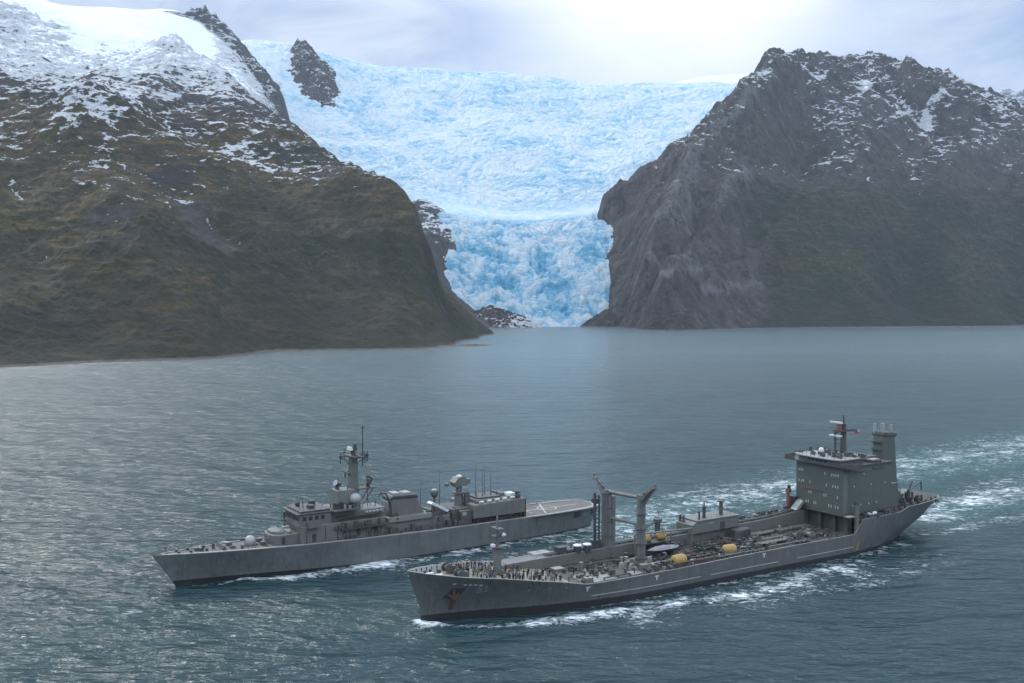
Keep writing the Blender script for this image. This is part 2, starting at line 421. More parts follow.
def mountain_mat(name, veg_a, veg_b, veg_c, rock_a, rock_b, tilt, streak=0.0):
    m, h, b, _ = new_mat(name)
    P = pos(h)
    geo = h.add('ShaderNodeNewGeometry'); s = h.add('ShaderNodeSeparateXYZ'); h.link(geo.outputs['Position'], s.inputs[0])
    z = s.outputs[2]
    st = h.mapping(P, (0.42, 0.42, 2.4), rot=(0, tilt, 0))
    n1 = h.noise(st, 0.010, 6, 0.6, 0.6); n2 = h.noise(st, 0.05, 6, 0.65, 0.3); n3 = h.noise(P, 0.12, 5, 0.7)
    veg = h.mix(h.maprange(n1, 0.36, 0.64), veg_a, veg_b)
    veg = h.mix(h.maprange(n2, 0.48, 0.70), veg, veg_c)
    veg = h.mix(h.math('MULTIPLY', h.maprange(h.noise(P, 0.0042, 4, 0.55), 0.47, 0.60), 0.8), veg, (0.022, 0.027, 0.014))
    veg = h.mix(h.math('MULTIPLY', h.maprange(n3, 0.5, 0.72), 0.6), veg, (0.017, 0.017, 0.011))
    scrub = h.noise(h.mapping(P, (0.7, 0.7, 1.5)), 0.13, 6, 0.75)
    veg = h.mix(h.math('MULTIPLY', h.maprange(scrub, 0.52, 0.60), 0.65), veg, (0.014, 0.017, 0.009))
    veg = h.mix(h.math('MULTIPLY', h.maprange(h.noise(h.mapping(P, (1, 1, 0.4), loc=(50, 9, 3)), 0.055, 7, 0.75, 0.5), 0.57, 0.63), 0.7), veg, rock_b)
    veg = h.mix(h.maprange(h.noise(P, 0.006, 4, 0.6), 0.58, 0.66), veg, rock_a)
    veg = h.mix(h.maprange(h.math('ADD', z, h.math('MULTIPLY', n1, 90)), 60, 190, 0.65, 0.0), veg, (0.028, 0.030, 0.016))
    rk = h.mix(h.maprange(h.noise(h.mapping(P, (1, 1, 0.45)), 0.035, 8, 0.74, 0.4), 0.38, 0.64), rock_a, rock_b)
    rk = h.mix(h.math('MULTIPLY', h.maprange(h.noise(h.mapping(P, (1.0, 1.0, 0.25)), 0.05, 6, 0.7, 0.8), 0.56, 0.72), streak), rk, (0.22, 0.22, 0.23))
    slabm = h.math('MULTIPLY', h.maprange(h.math('ADD', attr(h, 'slab'), h.math('MULTIPLY_ADD', h.noise(h.mapping(P, (1.0, 1.0, 0.2)), 0.085, 7, 0.75, 0.6), 3.0, -1.6)), 0.40, 0.70), 0.75)
    rk = h.mix(slabm, rk, (0.155, 0.15, 0.15))
    bare = h.math('ADD', attr(h, 'bare'), h.math('MULTIPLY_ADD', n2, 1.0, -0.5))
    col = h.mix(h.maprange(bare, 0.35, 0.65), veg, rk)
    # wet strip of bare stone along the waterline
    col = h.mix(h.maprange(h.math('ADD', z, h.math('MULTIPLY', n3, 3.0)), 2.8, 4.4, 0.75, 0.0), col, (0.19, 0.165, 0.13))
    sl = h.mapping(P, (0.7, 0.7, 1.9), rot=(0, 0.5, 0))
    sn = h.math('ADD', h.noise(sl, 0.040, 5, 0.58, 0.8), h.math('MULTIPLY_ADD', h.noise(sl, 0.16, 4, 0.6), 0.42, -0.21))
    sn = h.math('ADD', sn, h.math('MULTIPLY_ADD', h.noise(P, 0.0075, 3, 0.5), 0.55, -0.275))
    up = h.add('ShaderNodeSeparateXYZ'); h.link(geo.outputs['Normal'], up.inputs[0])
    cov = h.math('ADD', h.math('ADD', attr(h, 'snow'), sn), h.math('MULTIPLY_ADD', up.outputs[2], 0.35, -0.28))
    mask = h.maprange(cov, 0.885, 0.945)
    col = h.mix(mask, col, (0.64, 0.67, 0.70))
    h.link(col, b.inputs['Base Color']); b.inputs['Roughness'].default_value = 0.9
    b.inputs['Specular IOR Level'].default_value = 0.2
    bh = h.math('ADD', h.noise(P, 0.05, 8, 0.68), h.math('MULTIPLY', n3, 0.25))
    bh = h.math('MULTIPLY', bh, h.maprange(cov, 0.9, 1.25, 1.0, 0.15))
    bump(h, b, bh, 1.0, 20.0)
    return m


left.data.materials.append(mountain_mat('west_mountain', (0.082, 0.054, 0.024), (0.048, 0.043, 0.017), (0.190, 0.128, 0.055), (0.044, 0.037, 0.033), (0.100, 0.088, 0.082), 0.4))

# ------------------------------------------------------------------ mountain east of the glacier (dark rock)
RP = ctrl(
    shore=[(625, 327), (645, 329), (662, 330), (710, 329.5), (775, 328.5), (850, 327.5), (940, 326.8), (1024, 326), (1150, 325), (1350, 323)],
    pts=[
    (613, 302, 2385), (610, 271, 2490), (608, 248, 2570), (612, 231, 2640), (622, 221, 2690), (602, 214, 2760), (603, 205, 2780),
    (610, 199, 2760), (634, 178, 2760), (660, 164, 2790), (681, 146, 2830), (697, 136, 2880), (725, 102, 3040), (749, 89, 3170), (757, 76, 3250),
    (776, 54, 3300), (786, 52, 3320), (796, 60, 3330), (806, 61, 3400), (824, 57, 3500), (879, 56, 3550), (886, 66, 3500), (898, 68, 3500), (942, 75, 3450),
    (956, 90, 3400), (995, 104, 3350), (1024, 117, 3300), (1100, 130, 3250), (1250, 150, 3250),
    (640, 300, 2250), (640, 260, 2390), (640, 220, 2560), (640, 195, 2680), (625, 300, 2370), (622, 260, 2510),
    (662, 300, 2190), (662, 260, 2310), (665, 220, 2440), (665, 185, 2640),
    (700, 300, 2230), (700, 250, 2380), (700, 200, 2560), (700, 160, 2740),
    (775, 300, 2330), (775, 240, 2530), (775, 180, 2740), (775, 120, 3000), (780, 80, 3180),
    (850, 290, 2420), (850, 240, 2600), (850, 190, 2780), (850, 140, 2980), (850, 100, 3200), (850, 75, 3400),
    (950, 290, 2480), (950, 240, 2680), (950, 180, 2900), (950, 130, 3100), (950, 100, 3290),
    (1024, 290, 2520), (1024, 240, 2720), (1024, 180, 2950), (1024, 140, 3130), (1150, 260, 2750), (1150, 190, 3050), (1300, 260, 2750), (1300, 190, 3050)],
    raw=[(604, 2330, -20), (614, 2300, -15), (598, 2385, -25), (587, 2480, 30), (583, 2570, 80), (588, 2640, 150), (585, 2760, 180), (600, 2950, 200), (640, 3050, 250), (690, 3150, 360), (720, 3400, 480),
         (755, 3700, 600), (800, 4100, 600), (880, 4200, 600), (960, 4200, 500), (1050, 4200, 450), (1200, 4200, 450), (590, 2300, -40), (560, 2400, -60)])
RS = RBF(RP, 0.01)
X, Y, PX = polar(575, 1360, 900, 1980, 4300, 760)
H = RS(X, Y)
for pix, amp, wid in (([(690, 180), (668, 230), (645, 290), (632, 322)], 34, 45), ([(748, 195), (724, 215), (715, 250), (690, 290), (655, 325)], 40, 50),
                      ([(830, 215), (790, 235), (750, 285), (700, 306), (668, 326)], 42, 55), ([(745, 110), (715, 150), (700, 185)], 30, 45), ([(786, 60), (770, 100), (745, 140)], 40, 50),
                      ([(700, 215), (680, 265), (648, 318)], -30, 35), ([(770, 235), (730, 275), (690, 300)], -28, 40), ([(806, 70), (815, 110), (800, 160)], -40, 50),
                      ([(885, 64), (900, 100), (935, 125)], -45, 50), ([(905, 70), (925, 100), (960, 120)], 30, 40), ([(850, 130), (880, 200), (860, 290)], 30, 90),
                      ([(960, 160), (930, 230), (950, 300)], 28, 80), ([(910, 150), (900, 230), (905, 300)], -26, 70), ([(1010, 200), (1000, 300)], -20, 60), ([(645, 185), (620, 205), (603, 212)], 26, 30)):
    H = H + rib(X, Y, pix, RS, 2000, 3700, amp * 1.5, wid)
slab = 0 * X
for pix, w_ in (([(690, 180), (672, 215), (664, 240)], 40), ([(705, 170), (690, 205), (684, 235)], 26), ([(748, 197), (726, 212), (716, 232)], 22), ([(632, 300), (650, 285), (690, 292)], 14), ([(830, 215), (792, 234), (765, 262)], 12),
                ([(700, 306), (668, 322), (640, 326)], 16), ([(765, 300), (700, 316)], 12), ([(755, 120), (735, 140), (712, 150)], 18)):
    slab = np.maximum(slab, rib(X, Y, pix, RS, 2000, 3700, 0.8, w_))
k = np.clip(H / 130.0, 0, 1); hi = np.clip((H - 420) / 350.0, 0, 1)
wX = X + 70 * fbm(X, Y, 260, 3); wY = Y + 70 * fbm(X + 700, Y, 260, 3)
near = sstep(800, 660, PX)
d = k * (34 * fbm(wX * 0.8, wY * 0.5, 240, 5, 0.55, True) - 11 + 12 * fbm(wX, wY * 0.6, 85, 5, 0.55, True)) + hi * (40 * fbm(wX, wY, 150, 5, 0.55, True) - 12)
d += k * near * (10 - 26 * fbm(wX + 0.3 * wY, wY * 0.5, 95, 5, 0.5, True))
d += np.clip(H / 15.0, 0, 1) * 3.6 * fbm(X, Y, 26, 4, 0.6, True)
H = H + d
gy_, gx_ = np.gradient(H); slope = np.hypot(gx_ / np.gradient(X, axis=1), gy_ / np.gradient(Y, axis=0))
snow = np.interp(H + 90 * fbm(X, Y, 300, 3), [260, 340, 450, 600, 800, 950], [-0.02, 0.16, 0.28, 0.34, 0.38, 0.40]) - 0.12 * np.clip(slope - 0.9, -1, 1)
for pix, w_, a_ in (([(866, 90), (890, 98), (915, 110), (930, 116)], 24, 0.34), ([(893, 84), (905, 100), (925, 112)], 14, 0.34), ([(925, 108), (950, 114)], 12, 0.3), ([(812, 72), (826, 78)], 10, 0.3), ([(748, 92), (776, 98)], 10, 0.25)):
    snow = snow + rib(X, Y, pix, RS, 2000, 3700, a_, w_)
right = grid_mesh('mountain_right', X, Y, H, {'slab': slab, 'snow': snow, 'bare': np.clip(sstep(250, 520, H) * 0.85 + 0.9 * sstep(800, 690, PX + 75 * fbm(X, Y, 260, 5)) + 0.15, 0, 1)})
tag(right, kind='structure')
right.data.materials.append(mountain_mat('east_mountain', (0.050, 0.039, 0.021), (0.028, 0.032, 0.014), (0.110, 0.082, 0.048), (0.034, 0.028, 0.023), (0.098, 0.082, 0.072), -0.2, 0.55))

# far peaks beyond the east shoulder
X, Y, PX = polar(880, 1300, 260, 6900, 9800, 160)
crest = [at_depth(*p) for p in ((880, 120, 8300), (930, 104, 8300), (965, 91, 8300), (985, 98, 8350), (1003, 89, 8300), (1016, 92, 8300), (1035, 88, 8350), (1080, 104, 8300), (1150, 96, 8400), (1300, 110, 8400))]
H = np.maximum(tent(X + 90 * fbm(X, Y, 300, 4), Y, crest, 0.75) + 55 * fbm(X, Y, 260, 5, 0.55, True) - 20, -20)
farm = grid_mesh('mountains_far', X, Y, H, {'snow': sstep(900, 2100, H) * 0.5, 'bare': np.ones(X.shape)})
tag(farm, kind='structure'); farm.data.materials.append(right.data.materials[0])

# snow dome on the skyline right of the ice
X, Y, PX = polar(640, 800, 160, 4300, 5600, 120)
crest = [at_depth(*p) for p in ((640, 90, 4900), (680, 81, 4900), (700, 77, 4900), (752, 73, 4850), (790, 70, 4850))]
H = np.maximum(tent(X, Y, crest, 0.5) + 6 * fbm(X, Y, 200, 3), 700)
sd_ = grid_mesh('snowfield', X, Y, H, {'snow': np.ones(X.shape) * 2, 'bare': np.ones(X.shape)})
tag(sd_, kind='structure'); sd_.data.materials.append(right.data.materials[0])


# ------------------------------------------------------------------ rock outcrops in and below the ice
def outcrop(name, line, slope, box, n, snowv, label, rough=9.0, base=None, scale=30.0):
    x0, x1, Y0, Y1 = box
    X, Y, PX = polar(x0, x1, n, Y0, Y1, n)
    T = tent(X + 0.5 * scale * fbm(X, Y, scale * 1.3, 4), Y + 0.5 * scale * fbm(X + 90, Y, scale * 1.3, 4), line, slope) + rough * fbm(X, Y, scale, 5, 0.55, True) - rough * 0.3
    fl = (GS(X, Y) - 25) if base is None else np.full(X.shape, float(base))
    edge = np.minimum.reduce([X * 0 + 1, (PX - x0) / (0.1 * (x1 - x0)), (x1 - PX) / (0.1 * (x1 - x0)), (Y - Y0) / (0.1 * (Y1 - Y0)), (Y1 - Y) / (0.1 * (Y1 - Y0))])
    H = np.maximum(np.minimum(T, fl + np.maximum(edge, 0) * 400), fl)
    o = grid_mesh(name, X, Y, H, {'snow': np.full(X.shape, snowv), 'bare': np.ones(X.shape)})
    o.data.materials.append(right.data.materials[0])
    tag(o, label, 'rock outcrop')
    return o


def on_ice(x, Y, up): return ((x - 512) / 1000.0 * Y, Y, ice_h(x, Y) + up)


outcrop('rock_outcrop', [on_ice(301, 4560, 4), on_ice(304, 4460, 44), on_ice(311, 4330, 74), on_ice(321, 4200, 66), on_ice(325, 4090, 34)], 1.15,
        (268, 362, 3880, 4760), 170, 0.40, 'tall dark rock horn rising through the ice near the skyline', 22, scale=48)
outcrop('rock_outcrop', [at_depth(478, 312, 2335), at_depth(489, 305, 2345), at_depth(505, 310, 2335), at_depth(522, 316, 2330)], 0.55,
        (458, 545, 2240, 2420), 130, 0.36, 'snow-dusted black rocks at the water below the left edge of the ice', 7, -6, 18)
outcrop('rock_outcrop', [at_depth(588, 321, 2335), at_depth(598, 313, 2350), at_depth(608, 309, 2360)], 0.8,
        (575, 622, 2250, 2430), 90, 0.12, 'small reddish brown rocks at the water below the right edge of the ice', 5, -6, 14)
outcrop('rock_outcrop', [on_water(462, 346.3) + (1.6,), on_water(472, 346.0) + (2.6,), on_water(480, 345.6) + (1.8,), on_water(488, 345.3) + (1.0,)], 0.16,
        (448, 502, 1310, 1480), 80, 0.0, 'low tan gravel spit off the point of the brown slope', 1.2, -3, 12)
# ------------------------------------------------------------------ ship frames (bow waterline point, heading of the keel line towards the stern)
FR_O, FR_A = (-74.08, 218.04), math.radians(33.0)
TK_O, TK_A = (-17.76, 192.77), math.radians(32.0)


def ship_uv(X, Y, O, A):
    dx, dy = X - O[0], Y - O[1]
    return dx * math.cos(A) + dy * math.sin(A), dx * math.sin(A) - dy * math.cos(A)   # v > 0 towards the camera


def wl_half(u, L, B):
    t = u / L
    return B * np.clip(1 - (1 - np.clip(t / 0.32, 0, 1)) ** 1.9, 0, 1) * np.clip(1 - 0.35 * sstep(0.7, 1.0, t), 0, 1) * ((t >= 0) & (t <= 1))


# ------------------------------------------------------------------ water with wakes
xs = np.concatenate([np.linspace(-2500, -80, 60)[:-1], np.linspace(-80, 1104, 1100), np.linspace(1104, 3500, 60)[1:]])
ys = np.concatenate([np.linspace(1500, 720, 40)[:-1], np.linspace(720, 330, 480), np.linspace(330, 316, 12)[1:]])
XX, YY = np.meshgrid(xs, ys)
# rows of constant ground distance, columns of constant bearing
Yw = on_water(512, ys)[1][:, None] + 0 * XX
Xw = (XX - 512) / 1000.0 * Yw


def polydist(X, Y, pts):
    best = np.full(X.shape, 1e9); tt = np.zeros(X.shape); side = np.zeros(X.shape)
    n = len(pts) - 1
    for i in range(n):
        (ax, ay), (bx, by) = pts[i], pts[i + 1]
        dx, dy = bx - ax, by - ay; L2 = dx * dx + dy * dy
        t = np.clip(((X - ax) * dx + (Y - ay) * dy) / L2, 0, 1)
        d = np.hypot(X - ax - t * dx, Y - ay - t * dy)
        s = d < best
        best = np.where(s, d, best); tt = np.where(s, (i + t) / n, tt)
    return best, tt


foam = np.zeros(Xw.shape); churn = np.zeros(Xw.shape); calm = np.zeros(Xw.shape); Zw = np.zeros(Xw.shape)


def streak(pix, w0, w1, s0, s1, lift=0.0):
    global foam, Zw
    d, t = polydist(Xw, Yw, [tuple(map(float, on_water(*p))) for p in pix])
    w = 1.35 * (w0 + (w1 - w0) * t)
    k = np.exp(-(d / w) ** 2)
    foam = np.maximum(foam, k * (s0 + (s1 - s0) * t)); Zw = Zw + lift * k


# frigate: bow feather, foam sheet along the near side
streak([(243, 578), (262, 580), (300, 577), (345, 570), (385, 563)], 1.3, 3.2, 0.95, 0.85, 0.25)
streak([(345, 571), (400, 563), (452, 554), (505, 546), (560, 535), (600, 525)], 3.2, 4.5, 0.80, 0.62, 0.15)
streak([(400, 571), (470, 561), (540, 553), (600, 545)], 3.5, 6.0, 0.50, 0.45)
streak([(190, 586), (220, 584), (243, 579)], 0.5, 0.9, 0.5, 0.9)
# tanker: bow roller and the diverging wave
streak([(419, 623), (424, 625.5), (436, 626)], 1.5, 1.1, 1.3, 1.0, 0.5)
streak([(432, 626), (470, 628), (520, 626), (570, 620), (620, 613)], 0.9, 2.8, 0.85, 0.9, 0.3)
streak([(560, 622), (620, 613), (680, 604), (740, 595), (790, 583), (850, 563)], 2.6, 6.0, 0.90, 0.70, 0.2)
streak([(600, 607), (700, 588), (800, 569), (900, 545)], 2.2, 3.6, 0.55, 0.55)
streak([(640, 625), (740, 608), (850, 585), (940, 560)], 3.5, 6.0, 0.42, 0.42)
# far side of the tanker and both wakes running to the upper right
streak([(600, 540), (660, 516), (720, 500), (800, 485), (880, 470), (960, 457), (1060, 440)], 10, 24, 0.68, 0.60)
streak([(590, 530), (640, 520), (720, 512), (800, 500)], 8, 9, 0.52, 0.42)
streak([(645, 500), (720, 490), (790, 481), (900, 464), (1060, 447)], 5, 8, 0.56, 0.52)
streak([(930, 518), (960, 505), (1000, 494), (1060, 478)], 6, 14, 0.85, 0.65)
streak([(905, 536), (950, 530), (1000, 521), (1060, 509)], 2.5, 5, 0.60, 0.55)
d, t = polydist(Xw, Yw, [tuple(map(float, on_water(*p))) for p in ((600, 527), (690, 507), (800, 487), (920, 465), (1100, 436))])
churn = np.maximum(churn, np.exp(-(d / (15 + 22 * t)) ** 2))
d, t = polydist(Xw, Yw, [tuple(map(float, on_water(*p))) for p in ((930, 518), (1000, 496), (1100, 470))])
churn = np.maximum(churn, np.exp(-(d / (11 + 8 * t)) ** 2))
# patchiness of the foam and the small lumps it makes
foam = foam * (0.70 + 0.62 * fbm(Xw, Yw, 14, 4) + 0.15) 
Zw += churn * 0.25 * fbm(Xw, Yw, 6, 3) + 0.05 * foam
# scattered whitecaps of the open water
cap = fbm(Xw * 0.6, Yw, 11, 3)
caps = sstep(0.66, 0.80, cap) * 0.55
foam = np.maximum(foam, caps * sstep(1200, 500, Yw))
gust = fbm(Xw * 0.25, Yw * 0.9, 210, 4)
sea = grid_mesh('water', Xw, Yw, Zw, {'foam': foam, 'churn': churn, 'gust': gust, 'sheen_silt': np.clip(sstep(260, 1500, Yw) * (0.85 + 0.5 * gust), 0, 1)})
tag(sea, kind='structure')
m, h, b, out = new_mat('sea_water')
P = pos(h)
ang = math.radians(-24)
wv = h.mapping(P, (0.45, 1.0, 1.0), rot=(0, 0, ang))
n1 = h.noise(wv, 0.16, 3, 0.55, 0.4); n2 = h.noise(wv, 0.55, 4, 0.6, 0.3); n3 = h.noise(h.mapping(P, (0.4, 1, 1), rot=(0, 0, math.radians(-20))), 0.075, 3, 0.55, 0.3)
hgt = h.math('ADD', h.math('MULTIPLY', n1, 3.6), h.math('MULTIPLY', n2, 1.6)); hgt = h.math('ADD', hgt, h.math('MULTIPLY', n3, 6.0))
amp = h.maprange(attr(h, 'gust'), -0.5, 0.5, 0.75, 1.25)
n4 = h.noise(h.mapping(P, (0.3, 1, 1), rot=(0, 0, math.radians(-14))), 0.022, 4, 0.6, 0.4)
hgt = h.math('ADD', hgt, h.math('MULTIPLY', n4, 9.0))
hgt = h.math('MULTIPLY', hgt, amp)
fv = h.mapping(P, (0.75, 1.25, 1), rot=(0, 0, math.radians(-30)))
ff = h.math('ADD', attr(h, 'foam'), h.math('MULTIPLY_ADD', h.noise(fv, 0.30, 8, 0.72, 1.1), 2.9, -1.45))
ff = h.math('ADD', ff, h.math('MULTIPLY_ADD', h.noise(fv, 1.1, 5, 0.7, 0.6), 1.5, -0.75))
ff = h.math('MULTIPLY', ff, h.maprange(attr(h, 'foam'), 0.06, 0.22))
fm = h.maprange(ff, 0.48, 0.90)
ch = attr(h, 'churn')
wc = h.mix(ch, (0.011, 0.035, 0.041), (0.016, 0.070, 0.072))
wc = h.mix(h.maprange(h.noise(P, 0.02, 3, 0.5), 0.4, 0.6), wc, h.mix(ch, (0.015, 0.043, 0.047), (0.022, 0.085, 0.085)))
wc = h.mix(attr(h, 'sheen_silt'), wc, (0.072, 0.108, 0.122))   # far water painted paler in place of reflected sky, plus some rock flour
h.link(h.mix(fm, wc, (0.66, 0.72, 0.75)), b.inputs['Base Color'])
h.link(h.maprange(fm, 0, 1, 0.25, 0.75), b.inputs['Roughness'])
b.inputs['IOR'].default_value = 1.333
bump(h, b, h.math('ADD', hgt, h.math('MULTIPLY', fm, 0.35)), 1.0, 1.0)
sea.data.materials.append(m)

# ------------------------------------------------------------------ air
bm = bmesh.new(); bmesh.ops.create_cube(bm, size=1.0)
for v in bm.verts:
    v.co = (v.co.x * 26000, v.co.y * 13000 + 5000, -45.0 if v.co.z < 0 else 2300.0)
me = bpy.data.meshes.new('haze'); bm.to_mesh(me); bm.free()
hz = bpy.data.objects.new('haze', me); COL.objects.link(hz); tag(hz, kind='stuff')
m = bpy.data.materials.new('haze_air'); m.use_nodes = True; m.node_tree.nodes.clear(); h = N(m.node_tree)
pv = h.add('ShaderNodeVolumePrincipled'); pv.inputs['Density'].default_value = 0.000034; pv.inputs['Color'].default_value = (0.62, 0.80, 1.0, 1)
h.link(pv.outputs[0], h.add('ShaderNodeOutputMaterial').inputs['Volume']); me.materials.append(m)

# ------------------------------------------------------------------ ship materials
def paint(name, colr, var=0.25, rough=0.55, streaks=0.0, metal=0.0, rust=0.0):
    m, h, b, _ = new_mat(name)
    P = pos(h)
    n = h.noise(P, 0.5, 5, 0.6)
    c = h.mix(h.maprange(n, 0.3, 0.7), tuple(x * (1 - var) for x in colr), tuple(x * (1 + var) for x in colr))
    if streaks:
        s = h.noise(h.mapping(P, (1.0, 1.0, 0.07)), 1.1, 4, 0.6)
        c = h.mix(h.math('MULTIPLY', h.maprange(s, 0.52, 0.72), streaks), c, tuple(x * 0.55 for x in colr))
        s2 = h.noise(h.mapping(P, (1.0, 1.0, 0.05), loc=(40, 3, 0)), 0.7, 5, 0.65)
        c = h.mix(h.math('MULTIPLY', h.maprange(s2, 0.58, 0.75), streaks * 0.7), c, tuple(x * 1.45 for x in colr))
        # plate seams
        br = h.add('ShaderNodeTexBrick'); br.offset = 0.5
        sx = h.add('ShaderNodeSeparateXYZ'); h.link(P, sx.inputs[0]); cx = h.add('ShaderNodeCombineXYZ'); h.link(sx.outputs[0], cx.inputs[0]); h.link(sx.outputs[2], cx.inputs[1])
        h.link(cx.outputs[0], br.inputs['Vector'])
        br.inputs['Scale'].default_value = 1.0; br.inputs['Brick Width'].default_value = 7.5; br.inputs['Row Height'].default_value = 2.3; br.inputs['Mortar Size'].default_value = 0.05
        c = h.mix(h.math('MULTIPLY', br.outputs['Fac'], 0.35), c, tuple(x * 0.6 for x in colr))
    if rust:
        r = h.noise(h.mapping(P, (1.0, 1.0, 0.16)), 0.7, 6, 0.7)
        c = h.mix(h.math('MULTIPLY', h.maprange(r, 0.62, 0.74), rust), c, (0.12, 0.05, 0.025))
    h.link(c, b.inputs['Base Color'])
    b.inputs['Roughness'].default_value = rough; b.inputs['Metallic'].default_value = metal
    bump(h, b, h.noise(P, 1.5, 4, 0.6), 0.25, 0.08)
    return m


M = {
    'hullF': paint('frigate_hull_paint', (0.118, 0.126, 0.122), 0.16, 0.45, 0.7, rust=0.3),
    'hullT': paint('tanker_hull_paint', (0.092, 0.096, 0.094), 0.16, 0.48, 0.8, rust=0.4),
    'boot': paint('boot_topping', (0.017, 0.016, 0.018), 0.3, 0.5, rust=0.4),
    'grey': paint('superstructure_grey', (0.118, 0.120, 0.112), 0.10, 0.5, 0.45, rust=0.25),
    'greyT': paint('tanker_superstructure_grey', (0.074, 0.086, 0.078), 0.08, 0.55, 0.3, rust=0.1),
    'light': paint('pale_grey_paint', (0.25, 0.25, 0.24), 0.12, 0.5, rust=0.2),
    'dark': paint('dark_fittings', (0.035, 0.037, 0.038), 0.4, 0.6, rust=0.3),
    'mid': paint('fittings_grey', (0.060, 0.059, 0.055), 0.3, 0.6, rust=0.45),
    'deckF': paint('frigate_deck_coating', (0.090, 0.082, 0.074), 0.25, 0.75, rust=0.25),
    'deckT': paint('tanker_deck_coating', (0.062, 0.058, 0.050), 0.35, 0.75, rust=0.55),
    'deckL': paint('foredeck_coating', (0.20, 0.185, 0.14), 0.25, 0.75, rust=0.3),
    'white': paint('white_paint', (0.52, 0.53, 0.52), 0.06, 0.5),
    'dome': paint('radome_grey', (0.25, 0.265, 0.27), 0.05, 0.4),
    'yellow': paint('yellow_rubber', (0.34, 0.215, 0.065), 0.22, 0.6, rust=0.5),
    'green': paint('greenish_radar_grey', (0.100, 0.115, 0.098), 0.2, 0.55),
    'rust': paint('rusted_steel', (0.080, 0.036, 0.022), 0.5, 0.85),
    'redp': paint('faded_red_paint', (0.16, 0.06, 0.05), 0.3, 0.7),
    'stain': paint('yellow_stain', (0.17, 0.145, 0.05), 0.4, 0.7),
    'post': paint('worn_kingpost_paint', (0.118, 0.118, 0.112), 0.25, 0.6, rust=0.7),
    'boatg': paint('pale_boat_cover', (0.15, 0.15, 0.17), 0.2, 0.6),
    'orange': paint('orange_fabric', (0.3,0.1,0.03), 0.1, 0.7),
    'red': paint('flag_red', (0.45, 0.03, 0.03), 0.1, 0.7),
    'navy': paint('flag_blue', (0.02, 0.05, 0.2), 0.1, 0.7),
    'num': paint('hull_number_grey', (0.17, 0.185, 0.195), 0.12, 0.6),
    'glass': None,
    'chalk': paint('worn_deck_marking', (0.30, 0.30, 0.285), 0.25, 0.7),
}
m, h, b, _ = new_mat('window_glass'); b.inputs['Base Color'].default_value = (0.03, 0.04, 0.045, 1); b.inputs['Roughness'].default_value = 0.05
M['glass'] = m
# window ports: white frames and glass reflections painted as one pale colour
m, h, b, _ = new_mat('pale_frame_and_reflection'); b.inputs['Base Color'].default_value = (0.36, 0.38, 0.37, 1); b.inputs['Roughness'].default_value = 0.12
M['port'] = m


